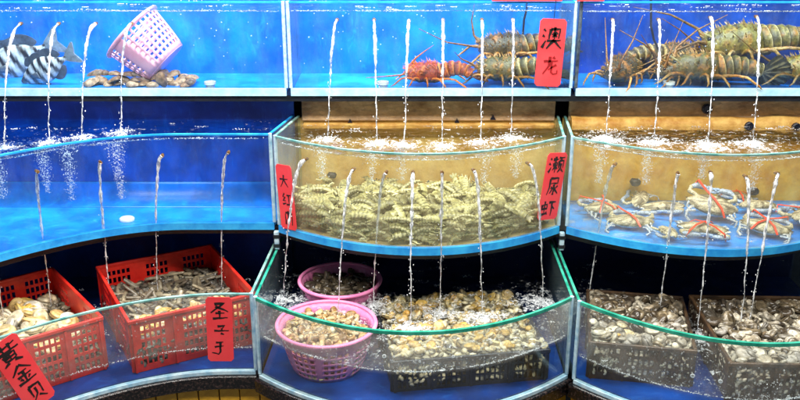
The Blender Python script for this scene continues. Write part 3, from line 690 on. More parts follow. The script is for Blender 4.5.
def red_tag(label, w, h, loc, rotz, roll, chars, bend=0.0, seed=1):
    """chars: (glyph, centre x, centre y, width, height, material) in metres from the tag's centre"""
    root = empty('red_tag', loc); root.rotation_euler = (Matrix.Rotation(rotz, 3, 'Z') @ Matrix.Rotation(roll, 3, 'Y')).to_euler()
    tag(root, label, 'sign', 'hand written red tags')
    rnd = random.Random(seed)
    fz = lambda x: bend * (2 * x / w) ** 2        # sheet wraps the curved glass
    r = min(w, h) * .10; nx, nz = 13, 25; mb = MB(); top = []; grid = {}
    for j in range(nz):
        z = -h / 2 + h * j / (nz - 1)
        e = max(0, abs(z) - (h / 2 - r)); hw = w / 2 - (r - sqrt(max(0, r * r - e * e)))
        for i in range(nx):
            x = -hw + 2 * hw * i / (nx - 1); grid[(i, j)] = (x, fz(x), z)
    vs = []; fs = []
    for d in (0, 0.0016):
        for j in range(nz):
            for i in range(nx): p = grid[(i, j)]; vs.append((p[0], p[1] + d, p[2]))
    M = nx * nz
    for j in range(nz - 1):
        for i in range(nx - 1):
            a = j * nx + i; fs.append((a, a + 1, a + nx + 1, a + nx)); fs.append((M + a, M + a + nx, M + a + nx + 1, M + a + 1))
    bd = [i for i in range(nx)] + [j * nx + nx - 1 for j in range(1, nz)] + [(nz - 1) * nx + i for i in range(nx - 2, -1, -1)] + [j * nx for j in range(nz - 2, 0, -1)]
    for k in range(len(bd)): a, b = bd[k], bd[(k + 1) % len(bd)]; fs.append((b, a, M + a, M + b))
    mb.add(vs, fs); mb.build('paper', 'red_paper', root)
    for g, cx, cz, cw, ch, ink in chars:
        m2 = MB()
        for st in G[g]:
            pts = []
            for k in range(len(st) - 1):
                a, b = Vector(st[k]), Vector(st[k + 1]); n = max(2, int((b - a).length * 8))
                for q in range(n): pts.append(a.lerp(b, q / n))
            pts.append(Vector(st[-1]))
            P = [Vector((cx + (p.x - .5) * cw + rnd.gauss(0, .0005), cz + (p.y - .5) * ch + rnd.gauss(0, .0005))) for p in pts]
            L = []; R = []; base = 0.052 * (cw + ch) / 2 * rnd.uniform(.85, 1.25)
            for k, p in enumerate(P):
                d = (P[min(k + 1, len(P) - 1)] - P[max(k - 1, 0)]).normalized(); nn = Vector((-d.y, d.x))
                s = k / max(1, len(P) - 1); ww = base * (1.35 - .8 * s + .25 * noise.noise((s * 6, seed, k * .1)))
                L.append(p + nn * ww); R.append(p - nn * ww)
            vs = [(q.x, fz(q.x) - 0.0006, q.y) for q in L] + [(q.x, fz(q.x) - 0.0006, q.y) for q in R]; n = len(L)
            m2.add(vs, [(k, k + 1, n + k + 1, n + k) for k in range(n - 1)])
        m2.build('character', ink, root)
    return root
def tag_on_glass(label, key, u, v, w, h, roll, chars, bend, off=0.0035, seed=1):
    t = TANKS[key]; p = on_front(u, v, t['fy']); n, ang = normal_at(t['fy'], p.x)
    return red_tag(label, w, h, p + n * off, ang, roll, chars, bend, seed)
s = 1 / 290.
hang = red_tag('red hanging tag with one black brush character and a faded one below', .092, .236, at_y(550.5, 53, 3.108), 0, radians(2.5),
        [('ao', 0, .052, .068, .078, 'ink'), ('long', .004, -.045, .060, .066, 'faded_ink')], 0, seed=3)
mb = MB(); mb.tube([(0, .001, .110), (.001, .004, .150), (.002, .008, .186)], .0012, 6); mb.build('string', 'rubber', hang)
tag_on_glass('narrow red tag on the left end of the mantis shrimp tank', 'mid_mid', 287.5, 197, .074, .232, radians(-4),
             [('da', -.004, .058, .046, .050, 'ink'), ('hong', .002, -.008, .044, .050, 'ink'), ('third', .003, -.076, .046, .056, 'ink')], -.0005, .0065, seed=4)
tag_on_glass('red tag with three black characters at the right end of the mantis shrimp tank', 'mid_mid', 551, 186, .096, .236, radians(9),
             [('lai', .002, .076, .074, .060, 'ink'), ('niao', .004, .000, .060, .066, 'ink'), ('xia', -.004, -.078, .070, .056, 'ink')], -.0005, .0065, seed=5)
tag_on_glass('red tag with black characters on the glass before the razor clam crate', 'low_left', 220, 329, .084, .232, radians(2),
             [('sheng', .001, .068, .062, .064, 'ink'), ('zi', .004, -.004, .054, .046, 'ink'), ('wang', -.006, -.068, .050, .050, 'ink')], 0, .0045, seed=6)
tag_on_glass('leaning red tag at the lower left corner of the tanks', 'low_left', 22, 372, .090, .262, radians(-20),
             [('huang', -.004, .080, .074, .070, 'ink'), ('jin', .000, -.002, .066, .068, 'ink'), ('bei', .004, -.082, .054, .060, 'ink')], .0015, .007, seed=7)
for u0, u1, lab in ((492, 562, 'strip of red paper at the top edge of the red lobster tank'), (577, 604, 'short strip of red paper at the top edge of the olive lobster tank')):
    a = at_y(u0, 1.2, 3.118); b = at_y(u1, 1.2, 3.118); mb = MB(); mb.box(a.x, b.x, 3.1165, 3.118, a.z, a.z + .07)
    tag(mb.build('paper_strip', 'red_paper'), lab, 'sign', 'red paper strips')

# ------------------------------------------------------------------ living things
def mixc(a, b, t): return tuple(a[i] + (b[i] - a[i]) * t for i in range(3))

def lobster(name, label, group, loc, rot, scale, cols, mat, curl=0.5, ant=None, seed=1, leg_lift=0.0, spines=130, froll=0.0, fan=1.0, ground=None):
    """spiny lobster, head along +x.  cols: back, side, band, leg.  ant: two lists of points (own axes, metres)"""
    rnd = random.Random(seed); mb = MB(); back, side, band, legc = cols
    nr = 24; rings = []; rcols = []
    FAT = 1.42
    prof = [(xx, w * FAT, h * FAT) for xx, w, h in [(0.185, .010, .010), (0.178, .022, .020), (0.160, .033, .030), (0.130, .041, .039), (0.095, .046, .044), (0.055, .048, .046), (0.022, .045, .043), (0.010, .041, .039)]]
    x, z, a = 0.185, 0.0, 0.0; px = 0.185
    def ring(x, z, a, w, h, c, cc):
        r = []; cl = []
        for k in range(nr):
            th = 2 * pi * k / nr; yy = w * cos(th) * (abs(cos(th)) ** -.12 if abs(cos(th)) > .01 else 1); zz = h * sin(th)
            if zz < 0: zz *= .72
            j = .0042 * noise.noise((x * 85 + seed, yy * 85, zz * 85)) + .002 * noise.noise((x * 200 + seed, yy * 200, zz * 200))
            r.append((x - sin(a) * (zz + j), yy, z + cos(a) * (zz + j)))
            t = max(0, min(1, .5 + sin(th) * .7)); q = mixc(side, back, t)
            q = mixc(q, band, cc) if cc >= 0 else mixc(q, (.02, .018, .008), -cc); sp = noise.noise((x * 45 + seed * 3, yy * 45, zz * 45))
            if sp > .2 and cc <= .3: q = mixc(q, legc, min(.85, (sp - .2) * 2.6))
            elif sp < -.25 and cc <= .3: q = mixc(q, (.03, .025, .01), min(.8, (-.25 - sp) * 3))
            cl.append(q)
        rings.append(r); rcols.append(cl)
    for i in range(len(prof) - 1):
        for q_ in range(3):
            f = q_ / 3; xx, w, h = [prof[i][c_] + (prof[i + 1][c_] - prof[i][c_]) * f for c_ in range(3)]
            g = .90 if abs(xx - .082) < .005 else 1.0      # neck groove
            ring(xx, 0, 0, w * g, h * g, back, -.45 if g < 1 else 0)
    ring(*(prof[-1][0], 0, 0, prof[-1][1], prof[-1][2], back, 0))
    # abdomen: six overlapping segments bending under
    x, z, a = 0.006, -0.002, -.40 * curl
    for sgm in range(6):
        w = (.041 - .0032 * sgm) * FAT; h = (.037 - .0030 * sgm) * FAT; ln = .029
        for f, q, cc in ((.0, .90, -.7), (.15, 1.03, -.45), (.55, 1.07, .0), (.80, 1.05, .25), (.90, 1.04, 1.0), (1.0, .90, .5)):
            xx = x - cos(a) * ln * f; zz = z - sin(a) * ln * f
            ring(xx, zz, a, w * q, h * q, back, cc)
        x -= cos(a) * ln; z -= sin(a) * ln; a += curl / 6 * (0.6 + .25 * sgm)
    ring(x - cos(a) * .006, z - sin(a) * .006, a, .016, .010, back, 0)
    mb.rings(rings, cols=rcols)
    # tail fan: overlapping blades with pale ribs
    a *= .30; ca_, sa_ = cos(a), sin(a); fan0 = len(mb.v); base_ = Vector((x - ca_ * .004, 0, z - sa_ * .004))
    fwd = Vector((-ca_, 0, -sa_)); upv = Vector((-sa_, 0, ca_)); lat = Vector((0, cos(froll), 0)) + upv * sin(froll); nrm_ = fwd.cross(lat).normalized()
    for k in range(-4, 5):
        th = k * .27; L = (.098 - .004 * abs(k)) * fan; rs = []; cs = []
        d = fwd * cos(th) + lat * sin(th); e = lat * cos(th) - fwd * sin(th)
        for q in range(8):
            s_ = q / 7; wd = (.006 + .0115 * min(1, s_ * 1.5)) * fan * (1 if q < 7 else .6)
            p = base_ + d * (L * s_) + nrm_ * ((.0022 if k % 2 else 0) - .010 * s_ * s_ * (abs(k) / 4))
            rs.append([p - e * wd - nrm_ * .0008, p + e * wd - nrm_ * .0008, p + e * wd + nrm_ * .0008, p + e * wd * .45 + nrm_ * .0016, p + nrm_ * .0030, p - e * wd * .45 + nrm_ * .0016, p - e * wd + nrm_ * .0008])
            dk_ = mixc((.035, .03, .012), back, .25 + .5 * s_ * 0); tip = mixc(back, legc, .4)
            cs.append([dk_, dk_, dk_, dk_, band if q < 7 else tip, dk_, dk_])
        mb.rings(rs, cols=cs)
    fan1 = len(mb.v)
    # spines on the carapace
    for _ in range(spines):
        i = rnd.randrange(1, 7); th = rnd.uniform(.15, pi - .15); xx, w, h = prof[i]
        xx += rnd.uniform(-.012, .012); p = Vector((xx, w * .97 * cos(th), h * .97 * sin(th)))
        mb.col = mixc(legc, band, .4); mb.cone(p, Vector((.011, .35 * p.y, .35 * p.z)) * rnd.uniform(.4, 1.2), .0028)
    for sy in (-1, 1):      # horns over the eyes
        mb.col = mixc(back, band, .3); mb.cone((.165, .020 * sy, .030), (.030, .004 * sy, .018), .006, 6)
    # walking legs
    for sy in (-1, 1):
        for k in range(5):
            bx = .125 - .026 * k; fw = .075 - .045 * k; rr = rnd.uniform(.85, 1.15)
            p0 = Vector((bx, .042 * sy, -.026)); p1 = p0 + Vector((fw * .35, .026 * sy, .014 + leg_lift)) * rr
            p2 = p1 + Vector((fw * .6, .022 * sy, .002 + leg_lift * .4)) * rr; p3 = p2 + Vector((fw * .45, .006 * sy, -.030)); p4 = p3 + Vector((fw * .2 + .006, -.004 * sy, -.013))
            b0 = len(mb.v); mb.col = legc; mb.tube([p0, p1, (p1 + p2) / 2 + Vector((0, 0, .004)), p2, p3, p4], [.0075, .0070, .0058, .0054, .0042, .0014], 7)
            for vi in range(b0, len(mb.v)):
                if noise.noise((mb.v[vi][0] * 70 + seed, mb.v[vi][1] * 70, mb.v[vi][2] * 70)) > .12: mb.c[vi] = mixc(legc, band, .5)
                elif (vi - b0) // 7 in (1, 3): mb.c[vi] = mixc(legc, side, .6)
    if ground is not None:      # rest the lowest point on the tank floor (or the animal below)
        M = Euler(rot).to_matrix(); loc = (loc[0], loc[1], ground - min((M @ Vector(v_)).z for i_, v_ in enumerate(mb.v) if not fan0 <= i_ < fan1) * scale + .004)
    o = mb.build(name, mat); o.location = loc; o.rotation_euler = rot; o.scale = (scale,) * 3
    tag(o, label, 'lobster', group)
    ant = ant or ([(.17, .018, .004), (.21, .030, .020), (.30, .06, .08), (.40, .10, .16)], [(.17, -.018, .004), (.21, -.030, .020), (.30, -.05, .06), (.42, -.07, .10)])
    for pts in ant:
        P = [Vector(p) for p in pts]; q = []
        for i in range(len(P) - 1):
            for s_ in range(4): q.append(P[i].lerp(P[i + 1], s_ / 4))
        q.append(P[-1]); n = len(q); m2 = MB(); m2.col = mixc(mixc(legc, side, .3), (.05, .02, .01), .45)
        m2.tube(q, [.0088 if i < 3 else max(.0015, .0068 * (1 - i / n) ** .8) for i in range(n)], 7)
        m2.build('antenna', mat, o)
    for sy in (-1, 1):
        m2 = MB(); m2.ball((.170, .024 * sy, .024), .0072, 1); m2.build('eye', 'black_eye', o)
    return o

OLIVE = ((.085, .075, .016), (.20, .14, .034), (.60, .50, .22), (.42, .17, .02))
OLIVE2 = ((.17, .15, .028), (.26, .20, .045), (.68, .58, .30), (.27, .12, .016))
DARKOL = ((.06, .044, .013), (.14, .09, .022), (.44, .32, .12), (.42, .16, .018))
RED = ((.26, .020, .004), (.48, .075, .008), (.85, .28, .04), (.74, .20, .015))
def put(u, v, y): return at_y(u, v, y)
GR = 'lobsters in the upper tanks'
# heading angle: pi = facing left
FL = 1.0228
def lob(u, y, yaw, sc, cols, mat, curl, seed, label, ant=None, lift=0.0, roll=0.0, pitch=0.0, **kw):
    p = at_y(u, 80, y)
    return lobster('lobster', label, GR, (p.x, y, 0), (radians(roll), radians(pitch), radians(yaw)), sc, cols, mat, curl, ant=ant, seed=seed, ground=FL + lift, **kw)
lob(440, 3.21, 172, .70, RED, 'red_lobster_shell', 1.25, 2, 'red orange lobster resting on the floor of the upper middle tank',
    ([(.17, .018, .004), (.20, .03, -.005), (.28, .04, -.012), (.38, .05, -.020)], [(.17, -.018, .020), (.13, -.02, .075), (.09, -.04, .105), (.04, -.05, .14)]))
lob(518, 3.225, 166, .82, OLIVE, 'lobster_shell', 1.0, 3, 'olive spiny lobster in front, right beside the red lobster',
    ([(.17, .018, .004), (.20, .04, .03), (.24, .09, .06), (.26, .15, .10)], [(.17, -.018, .004), (.21, -.03, .01), (.28, -.03, .0), (.33, -.03, -.03)]))
lob(520, 3.345, 184, .88, DARKOL, 'lobster_shell', .7, 4, 'mottled spiny lobster behind, on top of another beside the red tag',
    ([(.17, .018, .010), (.20, .03, .012), (.32, .02, .03), (.44, .03, .09)], [(.17, -.018, .014), (.20, -.03, .05), (.21, -.04, .11), (.20, -.04, .18)]), lift=.060)
lob(626, 3.30, 236, .84, DARKOL, 'lobster_shell', .5, 5, 'brown spiny lobster facing out at the left of the olive lobsters',
    ([(.17, .018, .014), (.17, .03, .06), (.10, .05, .14), (.03, .06, .24)], [(.17, -.018, .014), (.17, -.03, .06), (.12, -.06, .13), (.05, -.10, .22)]), leg_lift=.006)
lob(754, 3.335, 182, 1.16, OLIVE2, 'lobster_shell', .40, 6, 'large pale olive lobster lying on top at the right end',
    ([(.17, .018, .010), (.21, .03, .02), (.32, .03, -.02), (.42, .06, -.05)], [(.17, -.018, .020), (.19, -.03, .05), (.28, -.03, .10), (.40, -.04, .13)]), lift=.052, pitch=3)
lob(716, 3.215, 175, .92, OLIVE, 'lobster_shell', .55, 7, 'olive lobster with a fanned striped tail, front right by the glass',
    ([(.17, .018, .004), (.22, .02, .03), (.30, .03, .09), (.40, .04, .14)], [(.17, -.018, .014), (.16, -.04, .07), (.08, -.07, .14), (-.03, -.09, .20)]), froll=1.0, fan=1.2, pitch=-2)
lob(660, 3.35, 12, .80, DARKOL, 'lobster_shell', .8, 8, 'brown lobster half hidden behind the others among crossing antennae',
    ([(.17, .018, .014), (.20, .03, .05), (.30, .03, .10), (.42, .03, .16)], [(.17, -.018, .014), (.15, -.03, .06), (.05, -.05, .13), (-.06, -.07, .19)]), lift=.03)
lob(686, 3.27, 205, .72, DARKOL, 'lobster_shell', 1.0, 10, 'dark lobster wedged low between the brown one and the striped tail',
    ([(.17, .018, .014), (.16, .03, .08), (.12, .02, .16), (.06, .0, .25)], [(.17, -.018, .014), (.19, -.03, .07), (.24, -.02, .13), (.30, -.02, .20)]))
lob(826, 3.22, 168, .90, OLIVE2, 'lobster_shell', .8, 9, 'olive lobster cut off by the right edge of the picture')

def fish(label, loc, rot, L, seed):
    mb = MB(); rs = []; cs = []; n = 40; nr = 14
    dark = (.006, .008, .022); pale = (.50, .60, .66)
    def env(s): return (.02 + .98 * sin(min(1, s * 1.25 + .02) * pi / 2) ** .8) * (1 if s < .42 else max(.17, 1 - ((s - .42) / .50) ** 1.5 * .86))
    for i in range(n):
        s = i / (n - 1); h = .235 * L * env(s); w = .085 * L * env(s) ** .9
        r = []; c = []
        for k in range(nr):
            th = 2 * pi * k / nr; z = h * sin(th); r.append((-s * L * .84, w * cos(th), z))
            b = sin((s * 6.6 + .25 * sin(th) + .12 * noise.noise((s * 9, th, seed))) * 2 * pi)
            t = max(0, min(1, .5 + b * 2.2)); q = mixc(dark, pale, t)
            if s < .09: q = mixc(dark, (.08, .08, .1), .6)
            q = mixc(q, pale, .25 * max(0, -sin(th))); c.append(q)
        rs.append(r); cs.append(c)
    mb.rings(rs, cols=cs)
    def fin(pts, thick, col):
        for _ in range(2):
            pts = [q for i in range(len(pts)) for q in ((pts[i][0] * .75 + pts[(i + 1) % len(pts)][0] * .25, pts[i][1] * .75 + pts[(i + 1) % len(pts)][1] * .25), (pts[i][0] * .25 + pts[(i + 1) % len(pts)][0] * .75, pts[i][1] * .25 + pts[(i + 1) % len(pts)][1] * .75))]
        vs = []
        for (x, z) in pts: vs.append((x * L, -thick, z * L))
        for (x, z) in pts: vs.append((x * L, thick, z * L))
        m = len(pts); mb.col = col
        mb.add(vs, [tuple(range(m))[::-1], tuple(range(m, 2 * m))] + [(k, (k + 1) % m, m + (k + 1) % m, m + k) for k in range(m)])
    fin([(-.82, .045), (-.90, .09), (-1.06, .19), (-1.01, .05), (-.98, 0), (-1.01, -.05), (-1.06, -.19), (-.90, -.09), (-.82, -.045)], .003, (.16, .22, .28))
    fin([(-.16, .14), (-.24, .27), (-.33, .255), (-.40, .285), (-.48, .25), (-.60, .275), (-.74, .19), (-.80, .05), (-.5, .10)], .003, (.05, .075, .12))
    fin([(-.46, -.12), (-.60, -.26), (-.74, -.18), (-.78, -.04)], .003, (.05, .075, .12))
    fin([(-.26, -.20), (-.36, -.33), (-.42, -.19)], .003, (.015, .02, .04))
    o = mb.build('striped_fish', 'fish_skin'); o.location = loc; o.rotation_euler = rot
    tag(o, label, 'fish', 'striped fish')
    for sy in (-1, 1):
        m2 = MB(); m2.ball((-.085 * L, .034 * L * sy, .045 * L), .014 * L, 1); m2.build('eye', 'black_eye', o)
        m2 = MB(); m2.col = (.10, .13, .17); m2.rings([[(-.24 * L - s * .13 * L, sy * (.083 * L + s * .03 * L), (.0 - s * .04 + q * (.025 + .03 * s)) * L) for q in (-1, -.3, .3, 1)] for s in (0, .4, .8, 1)], cap=False, closed=False)
        solid(m2.build('pectoral_fin', 'fish_skin', o), .002)
    return o
fish('striped fish farther back, cut by the left edge of the picture', put(-20, 78, 3.345), (0, radians(24), radians(188)), .33, 1)
fish('striped fish nose down at left in front of the other one', put(22, 82, 3.25), (0, radians(27), radians(171)), .25, 2)

def crab(label, loc, rot, sc, seed, band=True):
    rnd = random.Random(seed); mb = MB(); pale = (.60, .53, .36); dk = (.10, .08, .055); blue = (.06, .28, .70); wht = (.55, .60, .64); sc *= .92
    nu, nv = 26, 9; vs = []; cs = []
    for j in range(nv):
        ph = -pi / 2 + pi * j / (nv - 1)
        for i in range(nu):
            th = 2 * pi * i / nu; c, s_ = cos(th), sin(th)
            rx = .082 * (1 + .22 * max(0, abs(c) - .86) / .14); ry = .044 * (1 + (.10 if s_ < 0 else 0))
            x = rx * c * cos(ph) ** .8; y = ry * s_ * cos(ph) ** .8; z = .023 * sin(ph) * (1 if ph > 0 else .8)
            if s_ > 0 and abs(ph) < .3: y += .003 * (i % 2)
            vs.append((x, y, z)); q = noise.noise((x * 110 + seed, y * 110, 0))
            cs.append(wht if ph < -.2 else (mixc(dk, pale, max(0, min(1, .5 + q * 2.6)))))
    fs = [(j * nu + i, j * nu + (i + 1) % nu, (j + 1) * nu + (i + 1) % nu, (j + 1) * nu + i) for j in range(nv - 1) for i in range(nu)]
    mb.add(vs, fs, cs)
    for sy in (-1, 1):
        mb.col = dk; mb.cone((.078 * sy, .004, 0), (.026 * sy, .006, .002), .007, 6)
        # claw folded across the front
        mb.col = mixc(pale, dk, .25); mb.tube([(.050 * sy, .030, -.004), (.088 * sy, .052, -.004), (.082 * sy, .074, -.003)], [.007, .0095, .0085], 8)
        mb.col = mixc(pale, blue, .5); mb.tube([(.084 * sy, .070, -.003), (.064 * sy, .085, -.002), (.034 * sy, .084, -.002), (.018 * sy, .078, -.002)], [.008, .0125, .0110, .007], 8, .8)
        mb.col = mixc(wht, blue, .5); mb.tube([(.022 * sy, .083, .002), (.000 + .004 * sy, .080, .003), (-.016 * sy, .070, .003)], [.007, .0055, .0015], 6); mb.tube([(.022 * sy, .074, -.004), (.004 * sy, .070, -.004), (-.010 * sy, .063, -.003)], [.006, .005, .0015], 6)
        for k in range(4):
            y0 = .018 - .019 * k; r = rnd.uniform(.8, 1.15); mb.col = mixc(pale, blue, .25 + .2 * rnd.random())
            mb.tube([(.060 * sy, y0, -.006), (.086 * sy * r, y0 - .004 - .005 * k, .004), (.092 * sy, y0 - .022 - .006 * k, -.006), (.076 * sy, y0 - .034 - .006 * k, -.014)], [.006, .0058, .0046, .0015 if k < 3 else .006], 6, .7)
        mb.col = dk; mb.tube([(.014 * sy, .040, .006), (.020 * sy, .050, .011)], [.003, .0045], 6)
    o = mb.build('crab', 'crab_shell'); o.location = loc; o.rotation_euler = rot; o.scale = (sc,) * 3
    tag(o, label, 'crab', 'crabs tied with red bands')
    if band:
        def strap(pts, w=.0042):
            m2 = MB(); rs = []
            P = [Vector(p) for p in pts]
            for i, p in enumerate(P):
                d = (P[min(i + 1, len(P) - 1)] - P[max(i - 1, 0)]).normalized(); nn = d.cross(Vector((0, 0, 1)))
                if nn.length < .05: nn = d.cross(Vector((1, 0, 0)))
                nn.normalize(); up = nn.cross(d)
                rs.append([p - nn * w, p + nn * w, p + nn * w + up * .0025, p - nn * w + up * .0025])
            m2.rings(rs); m2.build('band', 'red_band', o)
        strap([(-.070, .088, -.012), (-.062, .096, .016), (-.034, .045, .026), (.0, .005, .030), (.030, -.030, .024), (.048, -.052, .002)])
        if seed % 2: strap([(.072, .088, -.012), (.064, .096, .016), (.036, .045, .026), (.0, .006, .0325), (-.030, -.030, .024), (-.048, -.052, .002)])
    return o
fz = .592
def cput(u, v, z): return at_z(u, v, z)
crab('speckled crab with red band at the left end of the crab tank', cput(602, 208, .604), (radians(8), radians(6), radians(24)), .86, 11)
crab('speckled crab under a red band near the left', cput(630, 221, .604), (radians(8), radians(-4), radians(-20)), .90, 12)
crab('bluish crab lying behind the two left crabs', cput(662, 207, .602), (radians(4), radians(8), radians(165)), .88, 13, False)
crab('large crab tilted up on edge in the middle of its tank', cput(712, 205, .632), (radians(30), radians(10), radians(-12)), 1.02, 14)
crab('speckled crab with a red forked band close to the glass', cput(703, 229, .604), (radians(4), radians(-4), radians(170)), .96, 15)
crab('pale crab at the back right of the crab tank', cput(758, 206, .603), (radians(6), radians(-8), radians(200)), .96, 16, False)
crab('crab with wide red bands near the glass at far right', cput(766, 227, .605), (radians(6), radians(4), radians(-28)), .96, 17)
crab('crab cut off by the right edge of the picture', cput(806, 216, .606), (radians(8), radians(6), radians(40)), .96, 18)
crab('small crab wedged behind the left pair, no band', cput(640, 199, .602), (radians(8), radians(-10), radians(60)), .70, 19, False)
crab('small crab lying on the blue floor between the banded crabs', cput(668, 232, .600), (radians(4), radians(4), radians(100)), .64, 20, False)
crab('small crab behind the tilted one, near the back wall', cput(738, 196, .602), (radians(4), radians(-6), radians(140)), .70, 21)

# mantis shrimp
def shrimp_mesh(seed, bend, side_bend):
    rnd = random.Random(seed); mb = MB(); rs = []; cs = []; nr = 10
    yel = (.36, .33, .13); dk = (.055, .055, .025); pal = (.68, .63, .37)
    L = .140; x = .065; z = -.012 * abs(bend); y = 0; a = -bend / 2; b = -side_bend / 2; step = L / 30
    path = []
    for i in range(31): 
        path.append((x, y, z, a, b)); x -= cos(a) * cos(b) * step; z -= sin(a) * step; y -= sin(b) * cos(a) * step; a += bend / 30; b += side_bend / 30
    for i in range(31):
        x, y, z, a, b = path[i]; s = i / 30
        w = .0180 * (.42 + .58 * min(1, s * 4)) * (1 if s < .8 else 1 - (s - .8) * 1.2); h = w * .62
        seg = (i % 3); q = (1.08, 1.02, .90)[seg] if i > 6 else 1
        r = []; c = []
        for k in range(nr):
            th = 2 * pi * k / nr; yy = w * q * cos(th); zz = h * (q ** 2) * sin(th) * (1 if sin(th) > 0 else .7)
            r.append((x - sin(a) * zz + yy * sin(b), y + yy * cos(b), z + cos(a) * zz))
            base = mixc(pal, yel, max(0, sin(th)) ** .6); c.append(mixc(base, dk, (.40 if seg == 2 and i > 6 else 0) + (.45 if noise.noise((s * 11, th * 1.5, seed)) > .1 else 0)))
        rs.append(r); cs.append(c)
    mb.rings(rs, cols=cs)
    x, y, z, a, b = path[-1]
    mb.col = mixc(dk, yel, .5)
    for k in (-1, 0, 1):
        th = b + k * .6; d = Vector((-cos(th) * cos(a), -sin(th), -sin(a))); p = Vector((x, y, z)); mb.tube([p, p + d * .012, p + d * .026], [.005, .008, .003], 6, .3)
    x, y, z, a, b = path[0]
    for sy in (-1, 1):
        mb.col = (.02, .03, .03); mb.ball((x + .006, y + .006 * sy, z + .004), .0034, 0)
        mb.col = pal; mb.tube([(x, y + .006 * sy, z), (x + .014, y + .010 * sy, z + .002)], [.0025, .0008], 5)
        mb.tube([(x - .02, y + .012 * sy, z - .004), (x + .004, y + .024 * sy, z - .004), (x - .022, y + .026 * sy, z - .007)], [.004, .0045, .0015], 6)
        for i in range(9, 28, 3):
            px_, py_, pz_, pa, pb = path[i]; mb.col = mixc(yel, dk, .4); mb.cone((px_, py_ + .013 * sy, pz_ - .004), (-.003, .005 * sy, -.007), .0034, 4)
    return mb.mesh('mantis_shrimp', ['shrimp_shell'])
SH = [shrimp_mesh(1, .5, .3), shrimp_mesh(2, -.2, -.7), shrimp_mesh(3, 1.3, .2), shrimp_mesh(4, .2, .9), shrimp_mesh(5, 1.0, -.5)]
def add_inst(name, me, loc, rot, sc, label, cat, group):
    o = bpy.data.objects.new(name, me); o.location = loc; o.rotation_euler = rot; o.scale = sc if isinstance(sc, tuple) else (sc,) * 3
    COL.objects.link(o); return tag(o, label, cat, group)
rnd = random.Random(77); t = TANKS['mid_mid']
def shrimp_at(x, y, z, tangential=False):
    n, ang = normal_at(t['fy'], x); yaw = (ang + rnd.gauss(0, .16) + (pi if rnd.random() < .5 else 0)) if tangential else rnd.uniform(0, 2 * pi)
    add_inst('mantis_shrimp', SH[rnd.choice((0, 2))] if tangential else rnd.choice(SH), (x, y, z), (rnd.gauss(0, .35), rnd.gauss(0, .08 if tangential else .24), yaw), rnd.uniform(.66, 1.02), 'mantis shrimp in the heap filling the bulging middle tank', 'shrimp', 'heap of mantis shrimp')
lim = lambda x: -.34 < x < .48
for layer in range(5):                       # wall of shrimp against the glass
    for k in range(14):
        x = -.355 + .85 * (k + rnd.uniform(.1, .9)) / 14
        shrimp_at(x, t['fy'](x) + .048 + rnd.uniform(0, .03), .600 + layer * .016, True)
for k in range(190):                         # top of the heap
    x = rnd.uniform(-.33, .48); y = rnd.uniform(t['fy'](x) + .080, 3.14)
    if y > 3.14: continue
    z = .655 + .018 * noise.noise((x * 5, y * 6, 1)) + .07 * (y - 2.85) * .25 + rnd.uniform(-.016, .022)
    shrimp_at(x, y, z)
mb = MB(); rs = []                           # the mass underneath
nx, ny = 40, 16; vs = []
for j in range(ny):
    for i in range(nx):
        x = -.375 + .90 * i / (nx - 1); y0 = t['fy'](x) + .062; y = y0 + (3.17 - y0) * j / (ny - 1)
        edge = min(1, j / 1.0) * 1.0; z = .582 + (.064 + .012 * noise.noise((x * 22, y * 22, 4))) * edge
        vs.append((x, y, z))
mb.add(vs, [(j * nx + i, j * nx + i + 1, (j + 1) * nx + i + 1, (j + 1) * nx + i) for j in range(ny - 1) for i in range(nx - 1)], [(.10, .085, .03)] * len(vs))
tag(mb.build('mantis_shrimp_bed', 'shrimp_shell'), kind='stuff')

# ------------------------------------------------------------------ shells
def clam_mesh(seed, w, l, h, mat, ridges=5):
    mb = MB(); rnd = random.Random(seed); nu, nv = 18, 13; vs = []; cs = []
    gape = .05 if seed % 3 else .16
    for j in range(nv):
        ph = -pi / 2 + pi * j / (nv - 1); ring_ = rnd.uniform(.55, 1.25)
        for i in range(nu):
            th = 2 * pi * i / nu; e = 1 + .14 * cos(th) + .05 * sin(2 * th + seed)
            q = abs(sin(ph)); r = max(0, cos(ph)) ** .85
            if abs(j - nv // 2) == 0: r *= .93
            rr = r * (1 + (.03 if j % 2 else -.02))
            x = l / 2 * cos(th) * rr * e - l * .16 * q; y = w / 2 * sin(th) * rr * (1 + .05 * sin(th * 2 + seed)); z = h / 2 * sin(ph) * (1 - .15 * cos(th))
            if cos(th) > .2: z += h * gape * (1 if j > nv // 2 else (-1 if j < nv // 2 else 0)) * cos(th) * r
            vs.append((x, y, z)); k = ring_ * (1 + .25 * noise.noise((cos(th) * 2, sin(th) * 2, seed + j * .3)))
            if j == nv // 2: k = .22
            cs.append((min(1.3, k),) * 3)
    mb.add(vs, [(j * nu + i, j * nu + (i + 1) % nu, (j + 1) * nu + (i + 1) % nu, (j + 1) * nu + i) for j in range(nv - 1) for i in range(nu)], cs)
    return mb.mesh('clam', [mat], True, 80)
def razor_mesh(seed, mat):
    mb = MB(); rs = []; L = .105; rnd = random.Random(seed)
    for i in range(9):
        s = i / 8; x = -L / 2 + L * s; k = (.80, .97, 1, 1, 1, 1, 1, .97, .82)[i]; b = .006 * (1 - (2 * s - 1) ** 2)
        rs.append([(x, .0095 * k * cos(2 * pi * j / 10) + b, .0060 * k * sin(2 * pi * j / 10)) for j in range(10)])
    mb.rings(rs); mb.col = (1, 1, 1)
    return mb.mesh('razor_clam', [mat])
